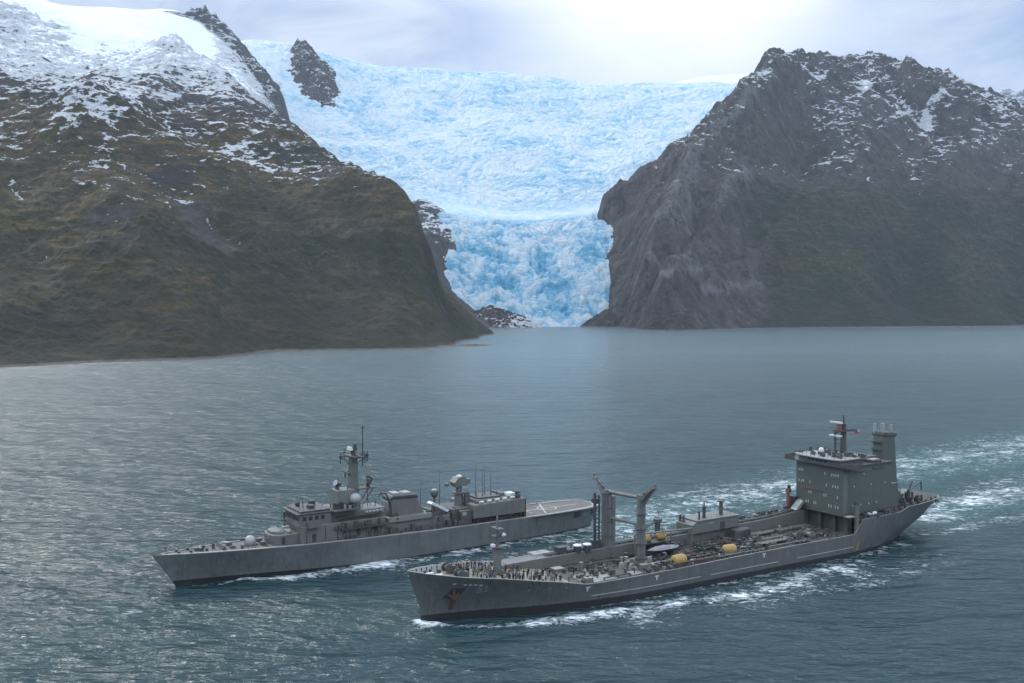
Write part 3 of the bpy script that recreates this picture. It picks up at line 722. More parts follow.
# ------------------------------------------------------------------ mesh builder in ship coordinates (u aft, v towards port side, w up)
class MB:
    def __init__(s): s.bm = bmesh.new(); s.mi = 0
    def V(s, p): return s.bm.verts.new((p[0], -p[1], p[2]))
    def face(s, vs):
        try:
            f = s.bm.faces.new(vs); f.material_index = s.mi; return f
        except ValueError: return None
    def box(s, u0, u1, v0, v1, w0, w1, tu=0.0, tv=0.0):
        """box; the top shrinks by tu / tv at each end / side"""
        a = [s.V((u, v, w0)) for u, v in ((u0, v0), (u1, v0), (u1, v1), (u0, v1))]
        c = [s.V((u, v, w1)) for u, v in ((u0 + tu, v0 + tv), (u1 - tu, v0 + tv), (u1 - tu, v1 - tv), (u0 + tu, v1 - tv))]
        s.face(a); s.face(c)
        for i in range(4): s.face((a[i], a[(i + 1) % 4], c[(i + 1) % 4], c[i]))
        return s
    def prism(s, poly, v0, v1):
        """side outline (u, w) swept across the beam"""
        a = [s.V((u, v0, w)) for u, w in poly]; c = [s.V((u, v1, w)) for u, w in poly]
        s.face(a); s.face(c); n = len(poly)
        for i in range(n): s.face((a[i], a[(i + 1) % n], c[(i + 1) % n], c[i]))
        return s
    def plan(s, poly, w0, w1, k=1.0):
        """plan outline (u, v) raised from w0 to w1, top scaled by k about its centre"""
        cu = sum(p[0] for p in poly) / len(poly); cv = sum(p[1] for p in poly) / len(poly)
        a = [s.V((u, v, w0)) for u, v in poly]; c = [s.V((cu + (u - cu) * k, cv + (v - cv) * k, w1)) for u, v in poly]
        s.face(a); s.face(c); n = len(poly)
        for i in range(n): s.face((a[i], a[(i + 1) % n], c[(i + 1) % n], c[i]))
        return s
    def cyl(s, p, q, r0, r1=None, n=10):
        r1 = r0 if r1 is None else r1
        p = Vector(p); q = Vector(q); d = (q - p).normalized()
        x = d.orthogonal().normalized(); y = d.cross(x)
        A = []; B = []
        for i in range(n):
            t = 2 * math.pi * i / n; o = x * math.cos(t) + y * math.sin(t)
            A.append(s.V(p + o * r0)); B.append(s.V(q + o * r1))
        s.face(A); s.face(B)
        for i in range(n): s.face((A[i], A[(i + 1) % n], B[(i + 1) % n], B[i]))
        return s
    def lathe(s, c, prof, n=14, axis='w'):
        """profile (r, t) turned about an axis through c"""
        rings = []
        for r, t in prof:
            ring = []
            for i in range(n):
                a = 2 * math.pi * i / n; x, y = r * math.cos(a), r * math.sin(a)
                o = (x, y, t) if axis == 'w' else ((t, x, y) if axis == 'u' else (x, t, y))
                ring.append(s.V((c[0] + o[0], c[1] + o[1], c[2] + o[2])))
            rings.append(ring)
        s.face(rings[0]); s.face(rings[-1])
        for A, B in zip(rings[:-1], rings[1:]):
            for i in range(n): s.face((A[i], A[(i + 1) % n], B[(i + 1) % n], B[i]))
        return s
    def ball(s, c, r, ry=None, n=12):
        prof = [(max(0.03, math.sin(math.pi * k / 8)) * r, -math.cos(math.pi * k / 8) * (ry or r)) for k in range(9)]
        return s.lathe(c, prof, n)
    def tube(s, pts, r, n=6):
        for p, q in zip(pts[:-1], pts[1:]): s.cyl(p, q, r, r, n)
        return s
    def rail(s, pts, hgt=1.05, gap=2.0, r=0.035, wires=3):
        for p, q in zip(pts[:-1], pts[1:]):
            p = Vector(p); q = Vector(q); k = max(1, round((q - p).length / gap))
            for i in range(k + 1):
                c = p.lerp(q, i / k); s.cyl(c, c + Vector((0, 0, hgt)), r, r, 4)
            for j in range(wires):
                o = Vector((0, 0, hgt * (j + 1) / wires)); s.cyl(p + o, q + o, r * 0.7, r * 0.7, 4)
        return s
    def build(s, name, mats, parent, smooth=False, bevel=0.0):
        """link what was collected as one object, or as one object per separate piece for the kinds in SPLIT"""
        bm = s.bm
        bmesh.ops.recalc_face_normals(bm, faces=bm.faces)
        if bevel:
            bmesh.ops.bevel(bm, geom=[e for e in bm.edges if len(e.link_faces) == 2 and e.calc_face_angle(0) > 0.6], offset=bevel, segments=1, affect='EDGES', clamp_overlap=True)
        mats = mats if isinstance(mats, (list, tuple)) else [mats]
        groups = islands(bm) if name in SPLIT else [None]
        if len(groups) < 2: groups = [None]
        out = []; rest = None
        if groups[0] is not None:
            groups.sort(key=lambda q: -q[1]); key = (parent.name if parent else '', name); room = max(0, 90 - COUNT.get(key, 0))
            COUNT[key] = COUNT.get(key, 0) + len(groups)
            if len(groups) > room: rest = set().union(*[q[0] for q in groups[room:]]); groups = groups[:room]
            groups = [q[0] for q in groups] + ([rest] if rest else [])
        for q in groups:
            b2 = bm
            if q is not None:
                b2 = bm.copy(); b2.verts.index_update()
                bmesh.ops.delete(b2, geom=[v for v in b2.verts if v.index not in q], context='VERTS')
            me = bpy.data.meshes.new(name); b2.to_mesh(me); b2.free()
            for x in mats: me.materials.append(x)
            if smooth:
                me.polygons.foreach_set('use_smooth', np.ones(len(me.polygons), bool))
                me.set_sharp_from_angle(angle=math.radians(40))
            o = bpy.data.objects.new(name, me); COL.objects.link(o)
            if parent is not None: o.parent = parent
            if q is not None and q is rest: o['kind'] = 'stuff'
            out.append(o)
        return out[0]


COUNT = {}
SPLIT = set('windlass deck_equipment deck_hose decoy_launcher mast_light bollard fairlead locker locker_lid pale_deck_patch missile_canister trunk_fitting roof_fitting '
            'ventilator cross_beam rubbing_strake support_column gallery_stanchion roof_panel exhaust deck_box deck_vent hose_reel deck_pipe cargo_pipe launcher '
            'rigging_wire wheelhouse_window chain_band end_fitting bulwark_bracket deck_locker capstan radar_scanner waterway safety_net bow_railing side_railing gallery '
            'wall_locker wall_pipe tower_fitting rust_streak stain derrick_fitting awning_rail boat_cradle bridge_wing house_deck deck_railing sensor_mount after_house fitting antenna trunk_railing jackstaff hose_tower'.split())


def islands(bm, gap=0.12):
    """groups of vertices that belong together: connected, or with touching bounding boxes"""
    bm.verts.index_update(); seen = set(); comps = []
    for v in bm.verts:
        if v.index in seen: continue
        st = [v]; seen.add(v.index); c = []
        while st:
            x = st.pop(); c.append(x)
            for e in x.link_edges:
                y = e.other_vert(x)
                if y.index not in seen: seen.add(y.index); st.append(y)
        P = np.array([x.co for x in c]); comps.append([set(x.index for x in c), P.min(0) - gap / 2, P.max(0) + gap / 2])
    n = len(comps); par = list(range(n))
    def find(i):
        while par[i] != i: par[i] = par[par[i]]; i = par[i]
        return i
    lo = np.array([c[1] for c in comps]); hi = np.array([c[2] for c in comps])
    for i in range(n):
        for j in np.nonzero(np.all(lo[i] <= hi[i + 1:], axis=1) & np.all(lo[i + 1:] <= hi[i], axis=1))[0]: par[find(i)] = find(i + 1 + int(j))
    G = {}
    for i in range(n): G.setdefault(find(i), []).append(i)
    return [(set().union(*[comps[i][0] for i in g]), float(np.prod(hi[g].max(0) - lo[g].min(0)))) for g in G.values()]


def root(name, O, A, label, cat, group=None, z=0.0):
    o = bpy.data.objects.new(name, None); COL.objects.link(o)
    o.location = (O[0], O[1], z); o.rotation_euler = (0, 0, A); o.empty_display_size = 3
    tag(o, label, cat, group); return o


def dup_part(src, parent, du=0.0, dv=0.0, dw=0.0, rz=0.0):
    o = src.copy(); COL.objects.link(o); o.parent = parent
    o.location = (src.location.x + du, src.location.y - dv, src.location.z + dw); o.rotation_euler = (0, 0, src.rotation_euler.z + rz)
    for ch in list(src.children):
        c = ch.copy(); COL.objects.link(c); c.parent = o
    return o


def local_to_world(O, A, u, v, w):
    return (O[0] + u * math.cos(A) + v * math.sin(A), O[1] + u * math.sin(A) - v * math.cos(A), w)


class Hull:
    def __init__(s, stem, stern, deck, hbD, hbW, boot, p=1.4):
        s.stem, s.stern, s.deck, s.hbD, s.hbW, s.boot, s.p = stem, stern, deck, hbD, hbW, boot, p
    def stemu(s, w): return np.interp(w, *zip(*s.stem))
    def sternu(s, w): return np.interp(w, *zip(*s.stern))
    def U(s, f, w): return s.stemu(w) + f * (s.sternu(w) - s.stemu(w))
    def half(s, f, w, wd):
        k = np.clip(w / wd, 0, 1) ** s.p
        return float((1 - k) * np.interp(f, *zip(*s.hbW)) + k * np.interp(f, *zip(*s.hbD)))
    def wd(s, f):
        u = s.stemu(8) + f * (s.sternu(8) - s.stemu(8)); return float(np.interp(u, *zip(*s.deck)))
    def at(s, u, w):
        """half breadth at station u, height w"""
        f = (u - s.stemu(w)) / (s.sternu(w) - s.stemu(w)); return s.half(f, w, s.wd(f))
    def edge(s, n=90):
        out = []
        for i in range(n + 1):
            f = i / n; wd = s.wd(f); out.append((float(s.U(f, wd)), s.half(f, wd, wd), wd))
        return out
    def build(s, mats, parent, n=90):
        mb = MB(); levels = [-2.5, -0.6]
        fr = [0.10, 0.2, 0.32, 0.45, 0.6, 0.75, 0.88, 1.0]
        cols = []
        fs = sorted(set([i / n for i in range(n + 1)] + [0.005, 0.012, 0.02]))
        for f in fs:
            wd = s.wd(f); bt = s.boot(f)
            ws = levels + [bt] + [bt + (wd - bt) * q for q in fr]
            cols.append([(float(s.U(f, w)), s.half(f, max(w, 0), wd), w) for w in ws])
        for side in (1, -1):
            g = [[mb.V((u, v * side, w)) for u, v, w in c] for c in cols]
            for a, c in zip(g[:-1], g[1:]):
                for j in range(len(a) - 1):
                    mb.mi = 1 if j < 2 else 0; mb.face((a[j], c[j], c[j + 1], a[j + 1]))
            if side == 1: endA, startA = g[-1], g[0]
            else:
                for j in range(len(endA) - 1):
                    mb.mi = 1 if j < 2 else 0; mb.face((endA[j], g[-1][j], g[-1][j + 1], endA[j + 1])); mb.face((startA[j], g[0][j], g[0][j + 1], startA[j + 1]))
        bmesh.ops.remove_doubles(mb.bm, verts=mb.bm.verts, dist=0.002)
        return mb.build('hull', mats, parent, smooth=True)
    def deck_sheet(s, name, mat, parent, u0, u1, drop, n=60, w=None, inset=0.12):
        """deck following the sheer `drop` below the edge"""
        mb = MB(); E = [e for e in s.edge(160) if u0 <= e[0] <= u1]
        rows = []
        for u, v, wd in E:
            ww = (wd - (drop(u) if callable(drop) else drop)) if w is None else w
            hv = max(s.at(u, ww) - inset, 0.01)
            rows.append([mb.V((u, hv * q, ww + 0.10 * (1 - q * q))) for q in (-1, -0.5, 0, 0.5, 1)])
        for a, c in zip(rows[:-1], rows[1:]):
            for j in range(4): mb.face((a[j], a[j + 1], c[j + 1], c[j]))
        return mb.build(name, mat, parent, smooth=True)


def lettering(name, text, size, mat, parent, place, weight=0.0):
    cu = bpy.data.curves.new(name, 'FONT'); cu.body = text; cu.size = size; cu.align_x = 'CENTER'; cu.offset = weight
    o = bpy.data.objects.new(name, cu); COL.objects.link(o)
    dg = bpy.context.evaluated_depsgraph_get()
    me = bpy.data.meshes.new_from_object(o.evaluated_get(dg)); bpy.data.objects.remove(o)
    bm = bmesh.new(); bm.from_mesh(me)
    for v in bm.verts: v.co = place(v.co.x, v.co.y)
    bm.to_mesh(me); bm.free(); me.materials.clear(); me.materials.append(mat)
    o = bpy.data.objects.new(name, me); COL.objects.link(o); o.parent = parent
    return o


R = random.Random(11)

# ------------------------------------------------------------------ FRIGATE
fr = root('frigate', FR_O, FR_A, 'long low grey frigate with tall lattice-topped mast and flight deck, sailing beyond the tanker', 'warship')
FD = [(-5, 7.45), (3, 7.25), (12, 7.05), (19, 6.9), (26, 6.7), (46, 6.3), (62, 5.95), (86, 5.9), (116, 5.9)]
fh = Hull(stem=[(-2.5, 1.0), (0, 0.0), (7.4, -5.0)], stern=[(-2.5, 110.5), (0, 112.0), (6, 115.3)], deck=FD,
          hbD=[(0, 0.03), (0.02, 0.9), (0.05, 2.0), (0.1, 3.5), (0.18, 5.2), (0.28, 6.5), (0.38, 7.0), (0.85, 6.9), (0.93, 6.4), (0.965, 5.8), (0.985, 4.9), (1.0, 3.6)],
          hbW=[(0, 0.03), (0.05, 0.75), (0.1, 1.6), (0.18, 3.3), (0.28, 5.2), (0.38, 6.4), (0.5, 6.8), (0.75, 6.7), (0.9, 5.6), (0.97, 4.6), (1.0, 3.2)],
          boot=lambda f: float(np.interp(f, [0, 0.1, 0.25, 0.4, 1], [1.25, 1.1, 0.7, 0.35, 0.45])), p=1.2)
hull = fh.build([M['hullF'], M['boot']], fr)
fh.deck_sheet('deck', M['deckF'], fr, -5, 88, 0.02)
fd = fh.deck_sheet('flight_deck', M['deckF'], fr, 88, 117, 0.02)
# pale waterway strip along the deck edge
mb = MB(); E = fh.edge(120)
for side in (1, -1):
    prev = None
    for u, v, w in E[2:]:
        a = mb.V((u, side * v, w + 0.14)); c = mb.V((u, side * max(v - 0.55, 0.02), w + 0.16))
        d = mb.V((u, side * v, w - 0.02))
        if prev: mb.face((prev[0], a, c, prev[1])); mb.face((prev[2], d, a, prev[0]))
        prev = (a, c, d)
mb.build('waterway', M['light'], fr)
lettering('hull_number', '11', 2.3, M['num'], hull, lambda x, y: (9.2 + x * 0.9, -(fh.at(9.2 + x * 0.9, 4.2 + y) + 0.05), 4.2 + y))
# dark mooring opening in the quarter
for uu in (105.6, 111.6):
    mb = MB(); q = [(uu + a, w) for a, w in ((-1.3, 3.7), (1.3, 3.7), (1.3, 5.3), (-1.3, 5.3))]
    if uu > 110: q = [(uu + (a - uu) * 0.75, w) for a, w in q]
    a = [mb.V((u, fh.at(u, w) + 0.04, w)) for u, w in q]; mb.face(a)
    mb.build('mooring_port', M['dark'], hull)
# flight deck markings, nets
mb = MB()
def stripe(mb, a, c, wd, w):
    a = Vector((a[0], a[1], w)); c = Vector((c[0], c[1], w)); d = (c - a).normalized(); n = Vector((-d.y, d.x, 0)) * wd / 2
    mb.face([mb.V(p) for p in (a - n, c - n, c + n, a + n)])
FW = 6.03
stripe(mb, (89.5, 0.3), (109.5, 0.3), 0.5, FW); stripe(mb, (95.5, 5.6), (101.0, -5.6), 0.45, FW + 0.006); stripe(mb, (92.5, 3.5), (92.5, -5.2), 0.4, FW + 0.004)
for i in range(24):
    a, c = 2 * math.pi * i / 24, 2 * math.pi * (i + 1) / 24
    stripe(mb, (99.5 + 2.6 * math.cos(a), 0.3 + 2.6 * math.sin(a)), (99.5 + 2.6 * math.cos(c), 0.3 + 2.6 * math.sin(c)), 0.45, FW + 0.012)
for (a, c) in zip([(103, 5.9), (109, 5.4), (112.2, 4.2), (113.8, 2.2), (114.3, 0), (113.8, -2.2), (112.2, -4.2), (109, -5.4)], [(109, 5.4), (112.2, 4.2), (113.8, 2.2), (114.3, 0), (113.8, -2.2), (112.2, -4.2), (109, -5.4), (101, -6.0)]):
    stripe(mb, a, c, 0.4, FW - 0.008)
mb.build('deck_markings', M['chalk'], fd)
for o in (fd,): pass
mb = MB()
for side in (1, -1):
    pts = [(u, side * (v + 0.05), w + 0.05) for u, v, w in E if 90 < u < 116]
    for p, q in zip(pts[:-1], pts[1:]):
        out = side * 1.0
        mb.face([mb.V(x) for x in (p, q, (q[0], q[1] + out, q[2] + 0.15), (p[0], p[1] + out, p[2] + 0.15))])
mb.build('safety_net', M['mid'], fd)
# forecastle fittings
mb = MB(); mb.cyl((-2.2, 0, 7.3), (-2.2, 0, 10.2), 0.07, 0.05, 5); mb.build('jackstaff', M['dark'], fr)
mb = MB()
for u in (0.5, 3.0, 6.5):
    for v in (0.9, -0.9):
        k = v * min(1.6, fh.at(u, 7.0) * 0.65); mb.lathe((u, k, 7.1), [(0.28, 0), (0.28, 0.5), (0.4, 0.6), (0.4, 0.75)], 8)
mb.build('bollard', M['dark'], fr)
mb = MB(); mb.prism([(9.5, 6.95), (10.0, 8.0), (10.2, 8.0), (10.6, 6.95)], -2.6, 2.6); mb.build('breakwater', M['mid'], fr)
mb = MB(); mb.box(11.5, 13.0, -1.8, -0.6, 6.9, 7.8, 0.3, 0.2); mb.box(11.5, 13.0, 0.8, 2.0, 6.9, 7.6, 0.3, 0.2); mb.build('deck_locker', M['dark'], fr)
mb = MB(); mb.cyl((8.3, 0, 7), (8.3, 0, 8.3), 0.4, 0.3); mb.build('capstan', M['dark'], fr)
mb = MB(); mb.box(4, 5.6, -0.5, 0.5, 7.1, 7.9, 0.2, 0.1); mb.cyl((5.4, -1.2, 7.6), (5.4, 1.2, 7.6), 0.45, n=8)
mb.build('windlass', M['dark'], fr)
mb = MB(); 
for side in (1, -1):
    mb.rail([(u, side * max(v - 0.15, 0.05), w + 0.1) for u, v, w in E[0:24:3]], 1.0, 1.8, 0.03, 2)
mb.build('bow_railing', M['mid'], fr)
# gun
tm = MB(); tm.lathe((16.6, 0, 6.9), [(1.9, 0), (1.9, 0.35), (1.5, 0.4)], 18)
gun = tm.build('gun_turret', M['mid'], fr, True)
tm = MB(); tm.lathe((16.7, 0, 7.3), [(1.25, 0), (1.35, 0.4), (1.25, 0.95), (0.95, 1.4), (0.5, 1.68), (0.05, 1.75)], 16); tm.build('gun_shield', M['light'], gun, True)
tm = MB(); tm.cyl((15.4, 0, 8.3), (11.2, 0, 9.0), 0.13, 0.09, 8); tm.cyl((15.6, 0, 8.3), (14.4, 0, 8.5), 0.24, 0.2, 8); tm.build('gun_barrel', M['dark'], gun, True)
mb = MB(); mb.box(18.6, 19.6, 1.2, 2.6, 6.85, 7.8); mb.box(18.9, 20.0, -2.8, -1.2, 6.85, 7.7); mb.cyl((14.0, 2.9, 6.9), (14.0, 2.9, 7.8), 0.35); mb.cyl((19.7, 3.1, 6.85), (19.7, 3.1, 8.6), 0.12)
mb.build('deck_locker', M['mid'], fr)
# superstructure blocks
mb = MB(); mb.plan([(20.6, 1.6), (21.4, 3.4), (23, 4.0), (27.2, 4.0), (27.2, -4.0), (23, -4.0), (21.4, -3.4), (20.6, -1.6)], 6.6, 9.1, 0.985)
mb.plan([(21.2, 1.4), (22, 2.6), (24, 3.0), (24, -3.0), (22, -2.6), (21.2, -1.4)], 9.05, 9.75, 0.95)
dkh = mb.build('forward_deckhouse', M['grey'], fr, bevel=0.12)
mb = MB(); mb.box(24.6, 26.4, -1.6, -0.2, 9.1, 10.0, 0.1, 0.1); mb.box(24.4, 26.0, 0.6, 2.2, 9.1, 9.7, 0.1, 0.1); mb.ball((25.0, 2.8, 9.5), 0.45); mb.cyl((23.1, 2.2, 9.1), (23.1, 2.2, 10.6), 0.09); mb.build('launcher', M['light'], dkh)
mb = MB(); mb.box(22.8, 23.6, 3.95, 4.05, 7.0, 8.6); mb.build('door', M['dark'], dkh)
mb = MB(); mb.box(27.0, 48.5, -5.2, 5.2, 6.0, 10.6, 0.0, 0.25); mid = mb.build('lower_superstructure', M['grey'], fr, bevel=0.1)
for uu in (29.8, 41.0, 45.5):
    mb = MB(); mb.box(uu, uu + 0.9, 5.05, 5.2, 6.9, 8.7); mb.build('door', M['dark'], mid)
mb = MB(); mb.prism([(26.6, 10.4), (34.8, 10.4), (34.6, 13.3), (26.9, 13.3)], -4.7, 4.7)
br = mb.build('bridge', M['grey'], fr, bevel=0.1)
mb = MB(); mb.box(26.2, 35.0, -5.0, 5.0, 13.3, 13.65); mb.box(27.2, 34.6, -4.4, 4.4, 13.65, 14.1); br_roof = mb.build('roof', M['mid'], br, bevel=0.08)
mb = MB(); mb.rail([(26.5, -4.8, 13.65), (26.5, 4.8, 13.65), (34.8, 4.8, 13.65)], 1.0, 1.5, 0.03, 2); mb.cyl((28, 1.5, 14.1), (28, 1.5, 15.6), 0.1); mb.box(30, 31.4, 1, 2.6, 14.1, 14.9); mb.box(31.8, 33, -2.6, -1, 14.1, 15.2); mb.ball((29, -2.2, 14.6), 0.6); mb.build('roof_fitting', M['dark'], br_roof)
for k in range(8):
    v = -3.9 + k * 1.1
    if k == 0:
        mb = MB(); mb.box(26.62, 26.78, v, v + 0.8, 11.9, 12.8); wsrc = mb.build('window', M['glass'], br)
    else: dup_part(wsrc, br, 0, k * 1.1, 0)
mb = MB(); mb.box(27.6, 28.5, 4.62, 4.76, 11.9, 12.8); ws2 = mb.build('window', M['glass'], br)
for k in (1, 2, 3): dup_part(ws2, br, k * 1.5, 0, 0)
mb = MB(); mb.box(28.6, 31.4, 4.7, 6.2, 10.3, 10.55); mb.box(28.6, 31.4, 6.1, 6.25, 10.55, 11.6); mb.box(28.55, 28.7, 4.7, 6.2, 10.55, 11.6); mb.build('bridge_wing', M['grey'], br)
# forward-looking lattice antenna at the bridge front
mb = MB(); mb.cyl((25.4, -1.4, 9.1), (25.4, -1.4, 12.4), 0.12); mb.box(25.0, 25.8, -2.1, -0.7, 11.2, 11.5); mb.box(25.0, 25.8, -2.1, -0.7, 12.2, 12.5); mb.cyl((25.4, -1.4, 12.4), (25.4, -1.4, 13.3), 0.3); mb.build('sensor_post', M['dark'], fr)
# tower block under the mast
mb = MB(); mb.box(35.0, 43.2, -3.2, 3.2, 10.4, 13.6, 0.2, 0.2); mb.box(37.2, 42.0, -2.4, 2.4, 13.5, 17.5, 0.25, 0.25); mb.box(41.0, 49.5, -3.4, 3.4, 10.4, 12.6, 0.2, 0.2)
tow = mb.build('mast_house', M['grey'], fr, bevel=0.1)
mb = MB(); mb.box(35.2, 41.8, 3.0, 5.4, 13.2, 13.4); mb.box(36.5, 48.5, 3.2, 5.0, 11.6, 11.75); mb.rail([(35.3, 5.3, 13.4), (41.7, 5.3, 13.4)], 1.0, 1.2, 0.035); mb.rail([(36.6, 4.9, 11.75), (48.4, 4.9, 11.75)], 1.0, 1.2, 0.035); mb.build('gallery', M['mid'], tow)
mb = MB()
for k in range(5): mb.cyl((43.5 + k * 0.95, 4.3, 11.75 + 0.35), (44.2 + k * 0.95, 4.3, 12.1), 0.33, n=8)
mb.cyl((38.2, 4.6, 13.4), (38.2, 4.6, 14.5), 0.3); mb.cyl((39.6, 4.3, 13.4), (39.6, 4.3, 14.2), 0.35); mb.build('decoy_launcher', M['light'], tow)
mb = MB(); mb.ball((41.7, 2.6, 15.3), 1.45, 1.35, 16); mb.cyl((41.7, 2.6, 13.0), (41.7, 2.6, 14.2), 1.0, 0.9); mb.build('radome', M['dome'], tow, True)
mb = MB(); mb.lathe((41.7, 2.6, 13.9), [(1.5, 0), (1.5, 0.25)], 16); mb.build('radome_platform', M['mid'], tow)
# fire-control directors
mb = MB(); mb.cyl((38.20, 0, 17.4), (38.20, 0, 18.3), 0.55, 0.45); mb.cyl((38.50, 0, 18.6), (37.70, 0.2, 19.1), 0.35, 0.85, 12); mb.box(38.3, 39.0, -0.6, 0.6, 18.2, 19.1); mb.build('fire_control_radar', M['mid'], tow, True)
mb = MB(); mb.cyl((37.65, 0.2, 19.12), (37.58, 0.22, 19.16), 0.8, 0.78, 12); mb.build('dish_face', M['dome'], tow)
mb = MB(); mb.box(43.0, 47.6, -1.3, 1.3, 17.1, 17.35); mb.tube([(47.2, 1.1, 17.1), (44.0, 1.1, 12.8)], 0.12); mb.tube([(47.2, -1.1, 17.1), (44.0, -1.1, 12.8)], 0.12); mb.tube([(45.6, 1.1, 17.1), (45.6, 1.1, 12.8)], 0.1); mb.tube([(45.4, 1.1, 15), (46.5, 1.1, 12.8)], 0.08)
mb.cyl((46.3, 0, 17.3), (46.3, 0, 18.4), 0.5); mb.cyl((46.2, 0, 18.6), (46.9, -0.3, 19.4), 0.35, 0.95, 12); mb.box(45.8, 46.8, 0.4, 1.1, 18.2, 19.4); mb.build('fire_control_radar', M['mid'], tow, True)
# main mast
mb = MB(); mb.plan([(41.2, -1.05), (43.6, -1.05), (43.6, 1.05), (41.2, 1.05)], 12.6, 25.6, 0.72); mast = mb.build('mast', M['green'], fr, bevel=0.15)
mb = MB(); mb.box(41.0, 43.9, -3.6, 3.6, 25.2, 25.4); mb.tube([(42.4, -5.6, 25.6), (42.4, 5.6, 25.6)], 0.12); mb.tube([(39.0, 0, 25.3), (46.2, 0, 25.3)], 0.14); mb.tube([(39.2, 0, 25.2), (41.6, 0, 23.2)], 0.08); mb.tube([(46.0, 0, 25.2), (43.3, 0, 23.2)], 0.08)
for p in ((39.1, 0), (46.1, 0), (42.4, 5.4), (42.4, -5.4), (44.7, 1.8)): mb.cyl((p[0], p[1], 23.6), (p[0], p[1], 26.3), 0.16, 0.12, 6); mb.cyl((p[0], p[1], 24.8), (p[0], p[1], 25.5), 0.35, 0.35, 6)
mb.rail([(41.0, 3.5, 25.4), (43.9, 3.5, 25.4)], 0.9, 1.0); mb.build('yardarm', M['dark'], mast)
mb = MB(); mb.cyl((42.4, 0, 25.4), (42.4, 0, 26.8), 0.65, 0.6); mb.cyl((42.9, 0, 26.6), (42.9, 0, 28.2), 0.5, 0.35); mb.build('masthead', M['dark'], mast, True)
mb = MB(); mb.cyl((41.9, 0, 26.9), (41.7, 0, 27.0), 0.3); mb.box(41.2, 41.8, -1.1, 1.1, 26.7, 27.5, 0.1, 0.1); mb.build('search_radar', M['white'], mast)
mb = MB(); mb.cyl((44.9, 0, 25.4), (44.9, 0, 32.2), 0.17, 0.09, 6); mb.cyl((44.9, 0, 31.6), (44.9, 0, 32.3), 0.26, 0.26, 6); mb.cyl((44.9, 0, 27.5), (44.9, 0, 28.0), 0.22, 0.22, 6); mb.build('pole_antenna', M['dark'], mast)
mb = MB(); mb.box(40.9, 41.3, -0.9, 0.9, 21.0, 21.25); mb.cyl((40.2, 0.2, 20.2), (40.2, 0.2, 21.5), 0.22, n=6); mb.box(40.0, 41.4, 0.1, 0.3, 20.7, 20.9); mb.build('mast_bracket', M['mid'], mast)
# side gallery with its boats' gear and wall fittings
mb = MB(); mb.box(36.8, 48.8, 5.1, 6.5, 8.9, 9.05); mb.rail([(36.9, 6.4, 9.05), (48.7, 6.4, 9.05)], 1.0, 1.2, 0.035)
for u in (37.5, 41, 44.8, 48.3): mb.tube([(u, 6.3, 8.9), (u, 5.1, 7.6)], 0.08, 5)
mb.build('side_gallery', M['dark'], fr)
mb = MB()
for i in range(22):
    u = R.uniform(35.2, 48); w = R.choice((6.4, 9.1, 9.1)); mb.box(u, u + R.uniform(0.4, 1.3), 5.15, 5.15 + R.uniform(0.2, 0.6), w, w + R.uniform(0.5, 1.5))
mb.build('wall_locker', M['mid'], fr)
mb = MB()
for u in (28.4, 33.0, 36.0, 39.2, 43.4, 47.2): mb.tube([(u, 5.26, 6.4), (u, 5.26, 10.2)], 0.06, 5)
for u, w in ((28.9, 14.2), (35.8, 13.6), (40.2, 17.5), (47.4, 12.6), (50.2, 9.9), (57.5, 9.9), (72.6, 10.0), (76.2, 11.4), (82.4, 11.8)): mb.cyl((u, 1.6, w), (u, 1.6, w + R.uniform(0.8, 2.0)), 0.12, 0.1, 6)
mb.build('wall_pipe', M['dark'], fr)
mb = MB()
for i in range(16):
    u = R.uniform(35.6, 40.5); w = 13.5; mb.box(u, u + R.uniform(0.3, 0.8), R.uniform(2.4, 2.9), 3.4, w, w + R.uniform(0.5, 1.6))
mb.build('tower_fitting', M['dark'], fr)
# funnel and boat deck
mb = MB(); mb.box(48.5, 67.0, -4.2, 4.2, 5.9, 8.8, 0.0, 0.2); mb.box(49.5, 62.0, -4.6, 4.6, 8.7, 9.9, 0.3, 0.3); bd = mb.build('boat_deck', M['grey'], fr, bevel=0.1)
mb = MB(); mb.prism([(50.7, 9.6), (60.6, 9.6), (58.4, 14.0), (51.4, 14.2)], -2.6, 2.6); fun = mb.build('funnel', M['grey'], fr, bevel=0.25)
mb = MB(); mb.prism([(50.9, 14.0), (58.9, 13.8), (58.2, 14.7), (51.6, 14.9)], -2.8, 2.8); mb.build('funnel_cap', M['dark'], fun, bevel=0.2)
mb = MB(); mb.box(52.4, 54.2, -1.6, 1.6, 14.85, 15.25); mb.box(55.2, 57.4, -1.4, 1.4, 14.75, 15.1); mb.build('exhaust', M['light'], fun)
mb = MB(); mb.box(50.55, 50.9, -1.9, 1.9, 10.2, 13.4); mb.build('vent_panel', M['light'], fun)
mb = MB(); mb.tube([(51.0, 3.4, 9.8), (50.6, 3.6, 13.2), (49.2, 3.9, 16.0), (47.8, 4.0, 16.2), (47.2, 4.0, 15.5)], 0.2); mb.tube([(50.6, 3.6, 13.2), (47.9, 4.0, 15.9)], 0.09); mb.cyl((51.0, 3.4, 9.0), (51.0, 3.4, 10.4), 0.5); mb.build('boat_crane', M['dark'], fr)
mb = MB()
for u, v0, v1, w0, w1, k in ((49.6, 4.4, 5.4, 6.2, 7.4, 2.0), (58, 4.4, 5.6, 6.1, 7.2, 2.6), (63.4, 2.6, 4.8, 6.0, 8.6, 1.6), (65.6, 3, 5, 6, 7.6, 1.5), (62.4, -3, 2, 8.8, 9.9, 1.8), (66.6, -2, 3.4, 6, 9.0, 1.3), (64.6, 0.2, 2.2, 8.8, 9.6, 1.4)):
    mb.box(u, u + k, v0, v1, w0, w1, 0.1, 0.1)
